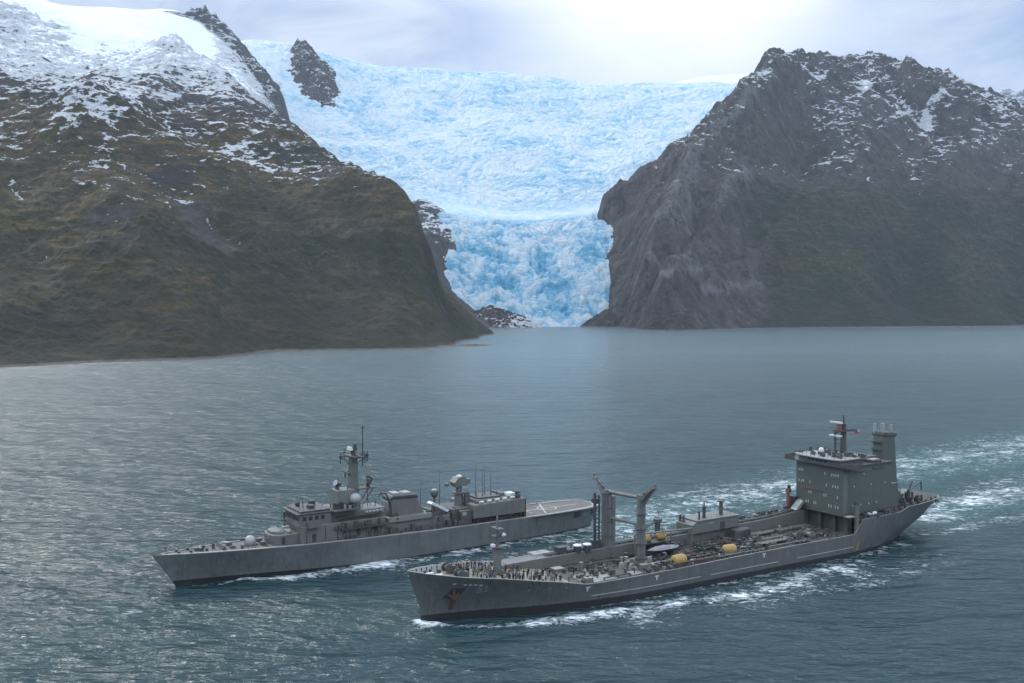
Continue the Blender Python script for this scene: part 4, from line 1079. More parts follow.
for i in range(26):
    u = R.uniform(48, 70); v = R.choice((4.5, 4.9, 5.4, 2.8)); w = 6.0 if v > 4.3 else 9.0; k = R.uniform(0.3, 0.7)
    mb.box(u, u + k * 1.5, v, v + k, w, w + R.uniform(0.6, 1.9))
mb.tube([(61.5, 4.9, 6), (61.5, 4.9, 11.5)], 0.07); mb.tube([(68.2, 5.4, 6), (68.2, 5.4, 9.5)], 0.07); mb.build('deck_equipment', M['mid'], fr)
mb = MB()
for i in range(14):
    u = R.uniform(49, 70); v = R.choice((4.2, 5.0, 3.2)); mb.cyl((u, v, 6.0 if v > 4.3 else 8.8), (u + 0.6, v, 7.2 if v > 4.3 else 9.7), R.uniform(0.2, 0.35), n=6)
mb.build('deck_hose', M['dark'], fr)
# angled white missile canisters
mb = MB()
for v in (1.6, 2.4, 3.2):
    mb.prism([(61.6, 11.9), (62.2, 12.4), (66.9, 9.9), (66.4, 9.3)], v, v + 0.7)
mb.build('missile_canister', M['white'], fr, bevel=0.08)
mb = MB(); mb.prism([(62.6, 8.7), (65.6, 8.7), (65.6, 9.8), (63.2, 11.2)], 1.5, 3.9); mb.build('canister_cradle', M['mid'], fr)
# satellite dome on a post, whip
mb = MB(); mb.cyl((65.6, -1.6, 8.8), (65.6, -1.6, 12.6), 0.3, 0.24); pst = mb.build('dome_post', M['mid'], fr)
mb = MB(); mb.ball((65.6, -1.6, 13.4), 1.05, 1.15, 14); mb.build('radome', M['mid'], pst, True)
mb = MB(); mb.lathe((65.6, -1.6, 14.0), [(0.85, 0), (0.6, 0.42), (0.1, 0.62)], 14); mb.build('radome_cap', M['dome'], pst, True)
for (u, v, w0, w1) in ((67.2, -1.8, 9.5, 19.3), (62.0, -2.4, 9.5, 16.0), (77.6, -1, 11.5, 19.5), (78.4, 1, 11.5, 19.0), (80.0, -0.6, 11.5, 19.4), (80.9, 1.2, 11.5, 18.6)):
    mb = MB(); mb.cyl((u, v, w0), (u, v, w1), 0.085, 0.05, 5); mb.cyl((u, v, w0), (u, v, w0 + 0.8), 0.18, 0.14, 6); mb.build('whip_antenna', M['dark'], fr)
# after tower and radar
mb = MB(); mb.box(67.5, 73.5, -4.4, 4.4, 5.9, 10.0, 0.1, 0.2); mb.box(69.2, 72.4, 4.2, 5.8, 6.0, 9.6, 0, 0.1); at = mb.build('after_deckhouse', M['mid'], fr, bevel=0.1)
mb = MB(); mb.box(69.6, 70.8, 5.75, 5.85, 8.4, 9.3); mb.build('panel', M['light'], at)
mb = MB(); mb.lathe((71.9, 0, 9.9), [(1.25, 0), (1.15, 3.2)], 14); mb.lathe((71.9, 0, 13.1), [(1.7, 0), (1.7, 0.3)], 14); mb.lathe((71.9, 0, 13.4), [(0.9, 0), (0.8, 1.4)], 12); rt = mb.build('radar_tower', M['grey'], fr, True)
mb = MB(); mb.prism([(70.3, 14.9), (73.7, 15.1), (74.3, 16.3), (72.6, 17.6), (70.9, 17.2), (69.9, 16.0)], -1.4, 1.4); mb.tube([(68.2, 0, 15.4), (71, 0, 15.3)], 0.1); mb.box(67.8, 68.8, -0.5, 0.5, 15.2, 16.0); mb.box(73.6, 75.0, -0.8, 0.8, 15.4, 16.6); mb.build('search_radar', M['green'], rt, bevel=0.2)
mb = MB(); mb.lathe((72.0, 0, 17.4), [(0.8, 0), (0.6, 0.3), (0.1, 0.42)], 12); mb.build('radar_cap', M['white'], rt, True)
mb = MB(); mb.box(72.6, 74.0, 1.2, 2.2, 9.9, 13.4, 0.1, 0.1); mb.rail([(70.2, 1.7, 13.4), (73.6, 1.7, 13.4)], 0.9, 1); mb.build('ladder_trunk', M['mid'], rt)
# hangar: overhanging upper block above an open gallery
mb = MB(); mb.box(73.2, 88.0, -5.0, 5.0, 5.8, 7.4); mb.build('hangar_base', M['mid'], fr)
mb = MB(); mb.prism([(72.6, 7.3), (88.4, 7.3), (88.4, 11.1), (72.9, 10.7)], -6.3, 6.3); hg = mb.build('hangar', M['grey'], fr, bevel=0.12)
mb = MB(); mb.box(74.5, 87.5, -4.6, 4.6, 10.9, 11.45, 0.2, 0.2); mb.box(76, 83, -1.5, 3.0, 11.4, 11.8); mb.box(83.6, 84.6, -3.4, 2, 11.4, 12.0); mb.rail([(73.2, 6.1, 10.85), (88, 6.1, 11.1)], 0.9, 1.6, 0.03, 2); mb.rail([(73.2, -6.1, 10.85), (88, -6.1, 11.1)], 0.9, 1.6, 0.03, 2); mb.build('roof_structure', M['mid'], hg)
mb = MB(); mb.lathe((75.4, 5.6, 11.2), [(0.1, -0.65), (0.36, -0.6), (0.36, 0.6), (0.1, 0.65)], 8, 'u'); lr = mb.build('life_raft', M['white'], hg, True)
for k in (1, 2, 3, 4): dup_part(lr, hg, k * 2.35, 0, 0.06 * k)
mb = MB(); mb.box(84.8, 87.2, 1.2, 4.0, 11.5, 12.2, 0.15, 0.1); mb.build('deck_box', M['white'], hg)
mb = MB(); mb.lathe((86.8, 4.9, 11.1), [(0.9, 0), (0.9, 0.7), (0.6, 1.0), (0.6, 1.7)], 10); mb.cyl((86.4, 4.9, 12.6), (85.2, 5.2, 12.9), 0.14); mb.box(88.3, 89.0, 3.0, 5.8, 6.0, 10.6); mb.build('close_in_gun', M['dark'], hg)
mb = MB(); mb.box(88.38, 88.5, -3.4, 3.2, 6.0, 10.4)
for k in range(6): mb.box(88.48, 88.56, -3.4, 3.2, 6.5 + k * 0.65, 6.62 + k * 0.65)
mb.build('hangar_door', M['dark'], hg)
mb = MB()
for k in range(8): mb.cyl((74.2 + k * 1.9, 5.9, 5.9), (74.2 + k * 1.9, 5.9, 7.4), 0.1, n=6)
for k in range(14): mb.box(74 + k * 1.02, 74.5 + k * 1.02, 5.05, 5.4, 6.0, 6.0 + R.uniform(0.4, 1.3))
mb.build('gallery_stanchion', M['dark'], fr)
mb = MB(); mb.rail([(u, v - 0.1, w + 0.1) for u, v, w in E if 27 < u < 88][::4], 0.95, 1.9, 0.025, 2); mb.rail([(u, -v + 0.1, w + 0.1) for u, v, w in E if 27 < u < 88][::4], 0.95, 1.9, 0.025, 2); mb.build('side_railing', M['mid'], fr)
mb = MB()
for k in range(9): mb.tube([(34 + k * 0.02, 0.3 * (k % 3), 14 + 0 * k), (42.4, 0.2 * (k % 3), 25.3)], 0.025, 4) if k in (0, 2) else None
mb.tube([(43, 0.3, 25.2), (52, 0.5, 14.9)], 0.025, 4); mb.tube([(43, -0.3, 25.2), (71.5, 0, 17.6)], 0.025, 4); mb.build('signal_halyard', M['dark'], mast)

# ------------------------------------------------------------------ TANKER
tk = root('tanker', TK_O, TK_A, 'large grey naval replenishment tanker with twin kingposts and bridge block aft, nearest the viewer', 'tanker')
TD = [(-3, 10.8), (3, 9.9), (8, 9.1), (14, 8.4), (20, 7.4), (26, 6.4), (32, 5.15), (36, 5.05), (56, 5.05), (76, 5.3), (95, 5.35), (114.6, 5.3), (116.4, 8.7), (131.4, 8.9), (133.9, 9.9), (158, 9.9)]
th = Hull(stem=[(-2.5, 0.0), (0, 0.0), (3, -0.2), (10.8, -3.0)], stern=[(-2.5, 139.0), (0, 143.0), (2, 147.0), (5, 152.3), (10, 155.2)], deck=TD,
          hbD=[(0, 0.05), (0.006, 1.0), (0.02, 2.9), (0.05, 5.2), (0.1, 7.6), (0.16, 9.4), (0.23, 10.5), (0.3, 10.8), (0.83, 10.8), (0.90, 10.2), (0.95, 8.8), (0.98, 7.0), (1.0, 4.8)],
          hbW=[(0, 0.05), (0.02, 0.8), (0.05, 2.1), (0.1, 4.4), (0.16, 7.0), (0.23, 9.3), (0.3, 10.5), (0.36, 10.8), (0.78, 10.8), (0.86, 9.4), (0.93, 6.6), (1.0, 1.2)],
          boot=lambda f: float(np.interp(f, [0, 0.06, 0.2, 0.35, 0.6, 0.85, 1], [1.5, 1.7, 1.55, 1.35, 1.3, 1.0, 0.9])), p=1.5)
thull = th.build([M['hullT'], M['boot']], tk, 130)
bulw = lambda u: float(np.interp(u, [-3, 6, 16, 26, 32, 114, 115.5, 131, 134, 158], [1.15, 1.1, 0.95, 0.6, 0.3, 0.3, 0.3, 0.3, 1.2, 1.2]))
th.deck_sheet('foredeck', M['deckL'], tk, -2.4, 31, bulw, inset=0.2)
th.deck_sheet('main_deck', M['deckT'], tk, 30.4, 116, 0.3, inset=0.12, w=4.78)
th.deck_sheet('poop_deck', M['deckT'], tk, 115.2, 156.5, 0.3, inset=0.2, w=8.5)
# inner face and cap of the bulwark
TE = th.edge(220)
mb = MB()
for side in (1, -1):
    prev = None
    for u, v, w in TE:
        wb = w - bulw(u) - 0.05
        vi = max(v - 0.22, 0.02)
        cur = (mb.V((u, side * v, w)), mb.V((u, side * v, w + 0.07)), mb.V((u + 0.1, side * vi, w + 0.07)), mb.V((u + 0.1, side * max(min(vi, th.at(u, wb) - 0.2), 0.02), wb)))
        if prev:
            for j in range(3): mb.face((prev[j], cur[j], cur[j + 1], prev[j + 1]))
        prev = cur
mb.build('bulwark', M['light'], tk)
mb = MB()
for u, v, w in TE[2:44:2]:
    for side in (1, -1):
        vi = v - 0.24; wb = w - bulw(u)
        mb.prism([(u - 0.06, wb), (u + 0.06, wb), (u + 0.06, w - 0.02), (u - 0.06, w - 0.02)], side * vi, side * max(vi - 0.45, 0.02))
mb.build('bulwark_bracket', M['mid'], tk)
# rubbing strake
mb = MB()
def strake(u0, u1):
    prev = None
    for k in range(25):
        u = u0 + (u1 - u0) * k / 24; w = 2.45 - 0.15 * math.sin((u - 33) / 60) ; v = th.at(u, w)
        cur = [mb.V((u, v + a, w + c)) for a, c in ((0.0, -0.10), (0.16, -0.08), (0.16, 0.06), (0.0, 0.08))]
        if prev:
            for j in range(3): mb.face((prev[j], cur[j], cur[j + 1], prev[j + 1]))
        prev = cur
strake(34, 63); strake(66, 87); strake(93, 113)
mb.build('rubbing_strake', M['light'], thull)
lettering('hull_number', '53', 2.2, M['num'], thull, lambda x, y: (10.8 + x, -(th.at(10.8 + x, 5.6 + y) + 0.06), 5.6 + y), 0.03)
def hull_mark(name, mat, quads, off=0.05):
    mb = MB()
    for q in quads: mb.face([mb.V((u, th.at(u, w) + off, w)) for u, w in q])
    return mb.build(name, mat, thull)
rect = lambda u0, u1, w0, w1: [(u0, w0), (u1, w0), (u1, w1), (u0, w1)]
for u, w in ((32.9, 4.1), (50.5, 4.0), (82.4, 4.4)):
    hull_mark('hull_mark', M['white'], [rect(u - 0.55, u + 0.55, w + 0.25, w + 0.5), rect(u - 0.16, u + 0.16, w - 0.5, w + 0.25)])
for u, w in ((5.2, 7.9), (7.2, 7.6), (8.2, 7.5), (9.2, 7.4), (10.2, 7.3)):
    hull_mark('hull_mark', M['white'], [rect(u - 0.3, u + 0.3, w - 0.12, w + 0.12)])
for u, w in ((20.2, 5.2), (24.5, 5.2), (28.0, 5.0)):
    hull_mark('scupper', M['light'], [rect(u - 0.15, u + 0.15, w - 0.2, w + 0.2)])
# anchor pocket, anchor and rust below it
hull_mark('anchor_pocket', M['dark'], [[(3.6, 4.9), (6.6, 4.9), (7.6, 6.9), (5.0, 6.9)]])
hull_mark('rust_streak', M['rust'], [[(5.0, 2.4), (5.8, 2.2), (6.1, 4.9), (5.2, 4.9)], [(5.9, 3.4), (6.1, 3.3), (6.4, 4.9), (6.2, 4.9)]], 0.06)
mb = MB(); va = th.at(5.6, 6.2)
mb.box(5.2, 5.8, va - 0.6, va + 0.25, 4.6, 6.6); mb.prism([(4.2, 5.6), (5.5, 4.4), (6.8, 5.6), (6.6, 6.0), (5.5, 5.2), (4.4, 6.0)], va - 0.5, va + 0.2); mb.build('anchor', M['rust'], tk)
# yellow grease stain by the side post
hull_mark('stain', M['stain'], [[(114.1, 1.3), (115.4, 1.2), (115.2, 3.6), (114.4, 3.4)], [(113.2, 1.5), (113.8, 1.4), (113.6, 2.3), (113.3, 2.3)]], 0.06)

# raised trunk along the far side with pipe gallery on it
mb = MB()
mb.prism([(21.0, 5.0), (21.0, 7.3), (30.5, 7.4), (70, 7.5), (100, 8.0), (113.2, 8.9), (113.2, 4.6)], -8.6, -4.6); trunk = mb.build('trunk_deck', M['grey'], tk, bevel=0.08)
mb = MB(); mb.rail([(21.5, -8.4, 7.4), (70, -8.4, 7.55), (100, -8.4, 8.05), (113, -8.4, 8.95)], 1.0, 1.9, 0.04); mb.build('trunk_railing', M['mid'], trunk)
mb = MB()
for v in (-5.4, -5.9, -6.4): mb.tube([(33, v, 7.75), (70, v, 7.85), (100, v, 8.35), (112, v, 9.2)], 0.16, 6)
for k in range(24): u = 34 + k * 3.2; mb.box(u, u + 0.3, -6.7, -5.1, 7.3 + max(0, (u - 70) * 0.03), 7.65 + max(0, (u - 70) * 0.032))
mb.build('pipe_gallery', M['mid'], trunk)
mb = MB()
for k in range(30):
    u = R.uniform(88, 111); v = R.uniform(-8.2, -6.8); w = 7.9 + max(0, (u - 88) * 0.035); mb.box(u, u + R.uniform(0.3, 1.4), v, v + 0.6, w, w + R.uniform(0.3, 1.1))
mb.build('trunk_fitting', M['mid'], trunk)
mb = MB(); mb.box(97.6, 100.2, -8.2, -7.4, 8.3, 8.8); mb.build('trunk_fitting', M['light'], trunk)
# far bulwark equipment: ventilators with white tops, pale covered hatch
for du, dv in ((41.2, -5.2), (43.6, -4.8)):
    mb = MB(); mb.cyl((du, dv, 7.2), (du, dv, 8.7), 0.85, 0.85, 14); vt = mb.build('ventilator', M['dark'], tk, True)
    mb = MB(); mb.lathe((du, dv, 8.7), [(0.98, 0), (0.98, 0.22), (0.7, 0.34), (0.1, 0.36)], 14); mb.build('ventilator_top', M['white'], vt, True)
mb = MB(); mb.box(30.9, 35.6, -9.8, -6.8, 7.4, 7.75, 0.1, 0.1); mb.build('hatch_cover', M['light'], tk)
mb = MB(); mb.box(36.2, 38.2, -7.0, -5.0, 7.3, 8.9); mb.box(38.5, 39.4, -5.6, -4.9, 7.4, 8.1); mb.build('locker', M['dark'], tk)
# foremast
mb = MB(); mb.cyl((17.4, 0, 7.2), (17.4, 0, 12.8), 0.95, 0.75, 12); mb.cyl((17.4, 0, 12.8), (17.4, 0, 19.0), 0.34, 0.2, 8); fm_ = mb.build('foremast', M['grey'], tk, True)
mb = MB(); mb.lathe((17.4, 0, 12.6), [(1.35, 0), (1.35, 0.22)], 14); mb.box(16.2, 18.6, -0.8, 0.8, 14.9, 15.1); mb.box(16.6, 18.2, -1.6, 1.6, 16.5, 16.65); mb.cyl((17.9, 0.7, 15.1), (17.9, 0.7, 15.7), 0.4); mb.build('mast_platform', M['mid'], fm_)
mb = MB(); mb.box(17.8, 18.7, 0.2, 1.3, 15.1, 15.5); mb.box(16.0, 16.7, -0.4, 0.4, 12.85, 13.4); mb.build('mast_light', M['white'], fm_)
# windlasses and cluttered foredeck gear
for v in (2.6, -2.6):
    mb = MB(); mb.lathe((7.2, v, 9.3), [(0.9, -0.9), (0.9, -0.7), (0.45, -0.65), (0.45, 0.65), (0.9, 0.7), (0.9, 0.9)], 12, 'v'); mb.box(7.8, 9.0, v - 0.7, v + 0.7, 8.2, 9.6, 0.1, 0.1); mb.box(5.0, 5.6, v - 0.4, v + 0.4, 8.6, 9.2)
    mb.build('windlass', M['mid'], tk)
mb = MB()
for u, v in ((1.6, 1.4), (1.6, -1.4), (3.4, 2.6), (3.4, -2.6), (12, 6.8), (12, -6.8), (22, 9), (22, -9), (20.5, 9), (20.5, -9)):
    wz = float(np.interp(u, *zip(*TD))) - bulw(u); mb.lathe((u, v, wz), [(0.25, 0), (0.25, 0.6), (0.36, 0.65), (0.36, 0.8)], 8)
mb.build('bollard', M['dark'], tk)
mb = MB()
for u, v, a in ((2.6, 0.6, 0.5), (4.2, 3.4, 0.15), (1.2, -0.6, -0.3)):
    wz = float(np.interp(u, *zip(*TD))) - bulw(u) + 0.12; mb.box(u, u + 1.8, v - 0.35, v + 0.35, wz, wz + 0.25)
mb.build('fairlead', M['white'], tk)
# main-deck pump, white deck patch, boxes in the waist
mb = MB()
for q in ([(33.5, 9.2), (41.5, 9.4), (41.0, 3.0), (36, 1.5), (33.6, 4)], [(45.5, 9.0), (50.2, 9.2), (50, 6.2), (46, 6.4)]):
    mb.plan(q, 4.9, 4.915)
mb.build('pale_deck_patch', M['light'], tk)
mb = MB(); mb.box(33.2, 35.0, 7.6, 9.2, 4.85, 5.9, 0.05, 0.05); mb.box(48.8, 50.6, 6.6, 8.0, 4.85, 6.2, 0.05, 0.05); mb.box(37.6, 38.5, 0.2, 1.0, 4.85, 6.8); mb.box(32.0, 34.6, -2.6, -0.4, 4.85, 5.7, 0.05, 0.05); mb.build('locker', M['grey'], tk)
mb = MB(); mb.box(33.3, 34.9, 7.7, 9.1, 5.9, 6.0); mb.box(48.9, 50.5, 6.7, 7.9, 6.2, 6.3); mb.box(32.1, 34.5, -2.5, -0.5, 5.7, 5.8); mb.build('locker_lid', M['light'], tk)
def clutter(mat, n, u0, u1, v0, v1, hmax, seed, wz=4.85, pipes=0):
    r = random.Random(seed); mb, mv, mh, mp = MB(), MB(), MB(), MB()
    for i in range(n):
        u, v = r.uniform(u0, u1), r.uniform(v0, v1); a, c = r.uniform(0.25, 1.1), r.uniform(0.25, 0.8); hh = r.uniform(0.25, hmax)
        if r.random() < 0.5: mb.box(u, u + a, v, v + c, wz, wz + hh, 0.03, 0.03)
        elif r.random() < 0.6: mv.cyl((u, v, wz), (u, v, wz + hh), c * 0.4, c * 0.35, 7); mv.cyl((u, v, wz + hh), (u, v, wz + hh + 0.12), c * 0.6, c * 0.6, 8)
        else: mh.cyl((u, v, wz + 0.45), (u, v + c * 1.6, wz + 0.45), 0.42, 0.42, 9)
    for i in range(pipes):
        v = r.uniform(v0, v1); w = wz + r.uniform(0.3, 0.9); a = r.uniform(u0, u1); c = min(u1, a + r.uniform(4, 16)); mp.tube([(a, v, wz), (a, v, w), (c, v, w), (c, v, wz)], r.uniform(0.08, 0.2), 6)
    for m_, nm_ in ((mb, 'deck_box'), (mv, 'deck_vent'), (mh, 'hose_reel'), (mp, 'deck_pipe')):
        if len(m_.bm.verts): m_.build(nm_, mat, tk)
clutter(M['mid'], 60, 33, 54, -4.2, 9.6, 1.5, 3, pipes=8)
clutter(M['dark'], 90, 54, 82, -4.0, 9.6, 1.7, 4, pipes=18)
clutter(M['mid'], 60, 54, 84, -4.0, 9.8, 2.0, 5, pipes=10)
clutter(M['mid'], 50, 82, 112, -4.2, 9.8, 1.3, 6, pipes=18)
clutter(M['rust'], 22, 54, 112, -3.8, 9.4, 1.0, 31, pipes=4)
clutter(M['light'], 20, 50, 110, -3.8, 9.4, 1.2, 8, pipes=3)
clutter(M['dark'], 40, 84, 112, -4.0, 9.0, 1.4, 9, pipes=8)
clutter(M['light'], 30, 46, 54, 2.0, 6.0, 1.9, 12)
# long pipes and catwalk of the after well deck
mb = MB(); mb.box(85, 93.5, 6.0, 7.4, 5.9, 6.05); mb.rail([(85, 7.3, 6.05), (93.5, 7.3, 6.05)], 0.9, 1.4, 0.05, 2); mb.rail([(85, 6.1, 6.05), (93.5, 6.1, 6.05)], 0.9, 1.4, 0.05, 2)
for u in (85.3, 88, 91, 93.3): mb.cyl((u, 6.7, 4.8), (u, 6.7, 5.95), 0.14, n=6)
mb.build('catwalk', M['grey'], tk)
mb = MB()
for v, a, c in ((9.2, 68, 84), (8.7, 86, 100), (3.0, 90, 110), (2.4, 86, 110), (-1.8, 84, 112), (-2.4, 84, 112), (-3.0, 82, 112)): mb.tube([(a, v, 4.8), (a, v, 5.5), (c, v, 5.5), (c, v, 4.8)], 0.2, 8)
mb.build('cargo_pipe', M['grey'], tk)
for u, v in ((94.5, 6.2), (99.5, 4.6), (103.2, 5.6), (106.0, 3.0), (88.6, 2.0), (82.6, 5.8)):
    mb = MB(); mb.cyl((u, v - 0.9, 5.7), (u, v + 0.9, 5.7), 0.6, 0.6, 12); mb.cyl((u, v - 1.0, 5.7), (u, v - 0.85, 5.7), 0.95, 0.95, 14); mb.cyl((u, v + 0.85, 5.7), (u, v + 1.0, 5.7), 0.95, 0.95, 14); mb.box(u + 0.7, u + 1.7, v - 0.6, v + 0.6, 4.8, 6.0); mb.build('winch', M['grey'] if u in (94.5, 103.2) else M['mid'], tk, True)
mb = MB(); mb.rail([(34, 10.5, 5.05), (56, 10.6, 5.05), (76, 10.6, 5.3), (95, 10.6, 5.35), (113, 10.6, 5.3)], 0.8, 1.9, 0.03, 2); mb.build('side_railing', M['mid'], tk)

# twin replenishment kingposts
for s, base in ((1, 4.6), (-1, 7.3)):
    mb = MB(); mb.cyl((50.4, 5.6 * s, base), (50.4, 5.6 * s, 20.4), 1.0, 0.95, 16) if s > 0 else mb.cyl((49.6, -5.6, base), (49.6, -5.6, 19.8), 1.25, 1.15, 16)
    if s < 0: mb.box(50.6, 51.5, -6.4, -4.8, base, 18.8)
    kp = mb.build('kingpost', M['post'], tk, True)
    top = 20.4 if s > 0 else 19.8; uu = 50.4 if s > 0 else 49.6
    mb = MB(); mb.plan([(uu - 0.8, 5.0 * s), (uu + 0.8, 5.0 * s), (uu + 0.5, 6.6 * s), (uu - 0.5, 6.6 * s)], top - 0.4, top + 0.5)
    for k in (-0.45, 0.45): mb.tube([(uu + k, 5.9 * s, top - 1.2), (uu + k, 8.0 * s, top + 1.2), (uu + k * 0.6, 10.3 * s, top + 2.7)], 0.24, 8)
    mb.tube([(uu, 5.6 * s, top - 2.6), (uu, 9.6 * s, top + 2.1)], 0.22, 8); mb.tube([(uu, 5.2 * s, top + 0.4), (uu, 7.2 * s, top + 1.3), (uu, 10.3 * s, top + 2.9)], 0.14, 6)
    for k in (7.0, 8.2, 9.4): mb.box(uu - 0.6, uu + 0.6, (k - 0.12) * s, (k + 0.12) * s, top + 0.6 + (k - 7) * 0.55, top + 1.3 + (k - 7) * 0.55)
    mb.cyl((uu, 10.3 * s, top + 2.2), (uu, 10.3 * s, top + 3.6), 0.3, n=8); mb.cyl((uu, 9.2 * s, top + 1.6), (uu, 9.2 * s, top + 2.9), 0.16, n=6); mb.build('outrigger_arm', M['post'], kp)
    mb = MB()
    for k in range(4): w = base + 2.5 + k * 3.2; mb.lathe((uu, 5.6 * s, w), [(1.35, 0), (1.35, 0.14)], 14)
    for a in (0.5, 1.2): mb.tube([(uu - a, 5.6 * s + 1.15, base + 0.5), (uu - a, 5.6 * s + 1.15, top)], 0.05, 4)
    mb.build('ladder', M['mid'], kp)
mb = MB(); mb.tube([(49.9, -5.0, 19.9), (50.4, 5.0, 20.2)], 0.42, 10); mb.tube([(49.9, -5.0, 14.0), (50.4, 5.0, 14.3)], 0.36, 10); mb.box(49.2, 50.9, -5.8, -4.4, 13.2, 14.6); mb.box(49.7, 51.2, 4.6, 6.8, 13.6, 14.6); mb.tube([(50.4, 4.4, 20.7), (50.0, -4.4, 20.5)], 0.07, 5); mb.build('cross_beam', M['post'], tk)
mb = MB(); mb.tube([(46.3, -5.6, 7.3), (46.3, -5.6, 20.0)], 0.32, 8); mb.tube([(47.5, -5.6, 7.3), (47.5, -5.6, 19.2)], 0.2, 8)
for k in range(14): mb.box(46.2, 47.6, -5.75, -5.45, 8 + k * 0.85, 8.2 + k * 0.85)
mb.box(45.8, 46.9, -6.2, -5.0, 17.6, 18.6); mb.box(45.8, 47.7, -6.3, -5.0, 7.3, 9.2); mb.build('hose_tower', M['dark'], tk)
mb = MB(); mb.tube([(50.4, 9.9, 22.6), (58, 7.0, 7.0)], 0.035, 4); mb.tube([(50.4, 9.4, 22.4), (61, 2.0, 7.0)], 0.035, 4); mb.tube([(49.6, -9.9, 22.2), (17.4, 0, 18.2)], 0.03, 4); mb.tube([(50.4, 5.6, 20.6), (65.5, -6.6, 11.4)], 0.035, 4); mb.build('rigging_wire', M['dark'], tk)
# low post behind the kingposts with its boom
mb = MB(); mb.cyl((65.4, -6.6, 7.4), (65.4, -6.6, 11.5), 0.75, 0.65, 10); mb.box(64.7, 66.1, -7.3, -5.9, 10.7, 11.6); mb.tube([(65.0, -6.6, 11.0), (59.0, -5.4, 10.0), (57, -5.0, 10.2)], 0.22, 6); mb.build('derrick', M['mid'], tk)
mb = MB(); mb.tube([(55.4, -2.6, 4.8), (55.4, -2.6, 9.9), (72.5, -2.6, 9.3), (72.5, -2.6, 4.8)], 0.22, 8)
for u in (60, 66): mb.tube([(u, -2.6, 9.7), (u, -2.6, 4.8)], 0.13, 6)
mb.build('hose_rack', M['grey'], tk)
# midship deckhouse on the trunk
mb = MB(); mb.prism([(73.6, 7.4), (73.6, 9.6), (75.2, 10.35), (88.8, 10.35), (88.8, 7.6)], -9.4, -3.6); dh = mb.build('midship_deckhouse', M['grey'], tk, bevel=0.1)
mb = MB(); mb.box(74.9, 89.0, -9.6, -3.4, 10.35, 10.55); dr = mb.build('roof', M['grey'], dh)
mb = MB(); mb.rail([(75, -3.5, 10.55), (88.9, -3.5, 10.55), (88.9, -9.5, 10.55)], 0.9, 1.5, 0.03, 2); mb.build('roof_railing', M['mid'], dr)
mb = MB(); mb.cyl((85.0, -6.0, 10.5), (85.0, -6.0, 13.9), 0.5, 0.45, 10); mb.lathe((85.0, -6.0, 13.7), [(0.9, 0), (0.95, 0.25), (0.3, 0.45)], 12); mb.build('ventilator', M['mid'], dh, True)
mb = MB(); mb.cyl((78.9, -5.4, 10.5), (78.9, -5.4, 13.2), 0.42, 0.34, 10); mb.cyl((78.9, -5.4, 13.0), (78.9, -5.4, 14.4), 0.2, 0.14, 8); mb.lathe((78.9, -5.4, 12.9), [(0.55, 0), (0.55, 0.35)], 10); mb.cyl((76.6, -4.6, 10.5), (76.6, -4.6, 12.2), 0.22, 0.22, 8); mb.ball((76.6, -4.6, 12.3), 0.35); mb.build('ventilator', M['dark'], dh, True)
mb = MB(); mb.cyl((74.0, -8.4, 9.6), (74.0, -8.4, 11.3), 0.32, 0.3, 8); mb.cyl((74.0, -7.2, 9.6), (74.0, -7.2, 11.3), 0.32, 0.3, 8); mb.build('ventilator', M['mid'], dh, True)
mb = MB(); mb.box(82.6, 83.9, -3.62, -3.5, 7.7, 9.5); mb.build('door', M['dark'], dh)
mb = MB(); mb.box(78.8, 80.4, -3.62, -3.52, 9.4, 9.65); mb.build('light_panel', M['light'], dh)
mb = MB(); mb.plan([(84.5, -3.4), (90.5, -3.4), (90.5, -0.6), (86.0, 0.2), (84.5, -1)], 4.8, 7.6, 0.8); mb.build('covered_machinery', M['dark'], tk, bevel=0.2)
mb = MB(); mb.tube([(56.5, 9.3, 5.4), (57.8, 9.3, 5.7), (69.5, 9.3, 5.6)], 0.18, 6); mb.box(62.5, 67.5, 8.8, 9.6, 4.85, 5.3); mb.build('stowed_hose', M['rust'], tk)

# bridge block
BW = 7.7
mb = MB(); mb.box(113.2, 131.4, -BW, BW, 9.6, 21.4); bk = mb.build('bridge_block', M['greyT'], tk, bevel=0.1)
mb = MB()
for v in (-8.0, -4.5, 0, 4.5, 8.0): mb.box(113.4, 114.2, v - 0.35, v + 0.35, 4.7, 9.6)
mb.box(114.5, 115.4, -8.4, 8.4, 4.7, 9.34); mb.build('support_column', M['mid'], tk)
mb = MB(); mb.box(112.4, 131.8, -8.2, 8.2, 9.35, 9.6); mb.build('house_deck', M['mid'], tk)
mb = MB(); mb.box(131.2, 135.0, -7.0, 7.0, 8.5, 15.5); mb.box(116.4, 131.4, -7.6, 7.6, 8.4, 9.4); mb.build('after_house', M['greyT'], tk)
# bridge deck with wings, wheelhouse top
mb = MB(); mb.plan([(112.0, -10.6), (112.0, 10.6), (115.6, 10.6), (118.0, 8.1), (131.6, 8.1), (131.6, -8.1), (118.0, -8.1), (115.6, -10.6)], 21.4, 21.65)
for v in (-10.6, 10.45): mb.box(112.0, 115.6, v, v + 0.15, 21.65, 22.7)
mb.box(111.95, 112.1, -10.6, -7.4, 21.65, 22.7); mb.box(111.95, 112.1, 7.4, 10.6, 21.65, 22.7); bdk = mb.build('bridge_wing', M['mid'], bk)
mb = MB(); mb.plan([(113.0, -6.8), (112.3, -5), (112.0, 0), (112.3, 5), (113.0, 6.8), (121.0, 6.8), (121.0, -6.8)], 21.65, 23.1); wh = mb.build('wheelhouse', M['greyT'], bk)
mb = MB()
for k in range(11):
    v = -6.6 + k * 1.25; uf = 112.0 + 0.026 * (v + 0.4) ** 2 - 0.05
    mb.box(uf, uf + 0.2, v, v + 0.85, 22.2, 22.85)
mb.build('wheelhouse_window', M['glass'], wh)
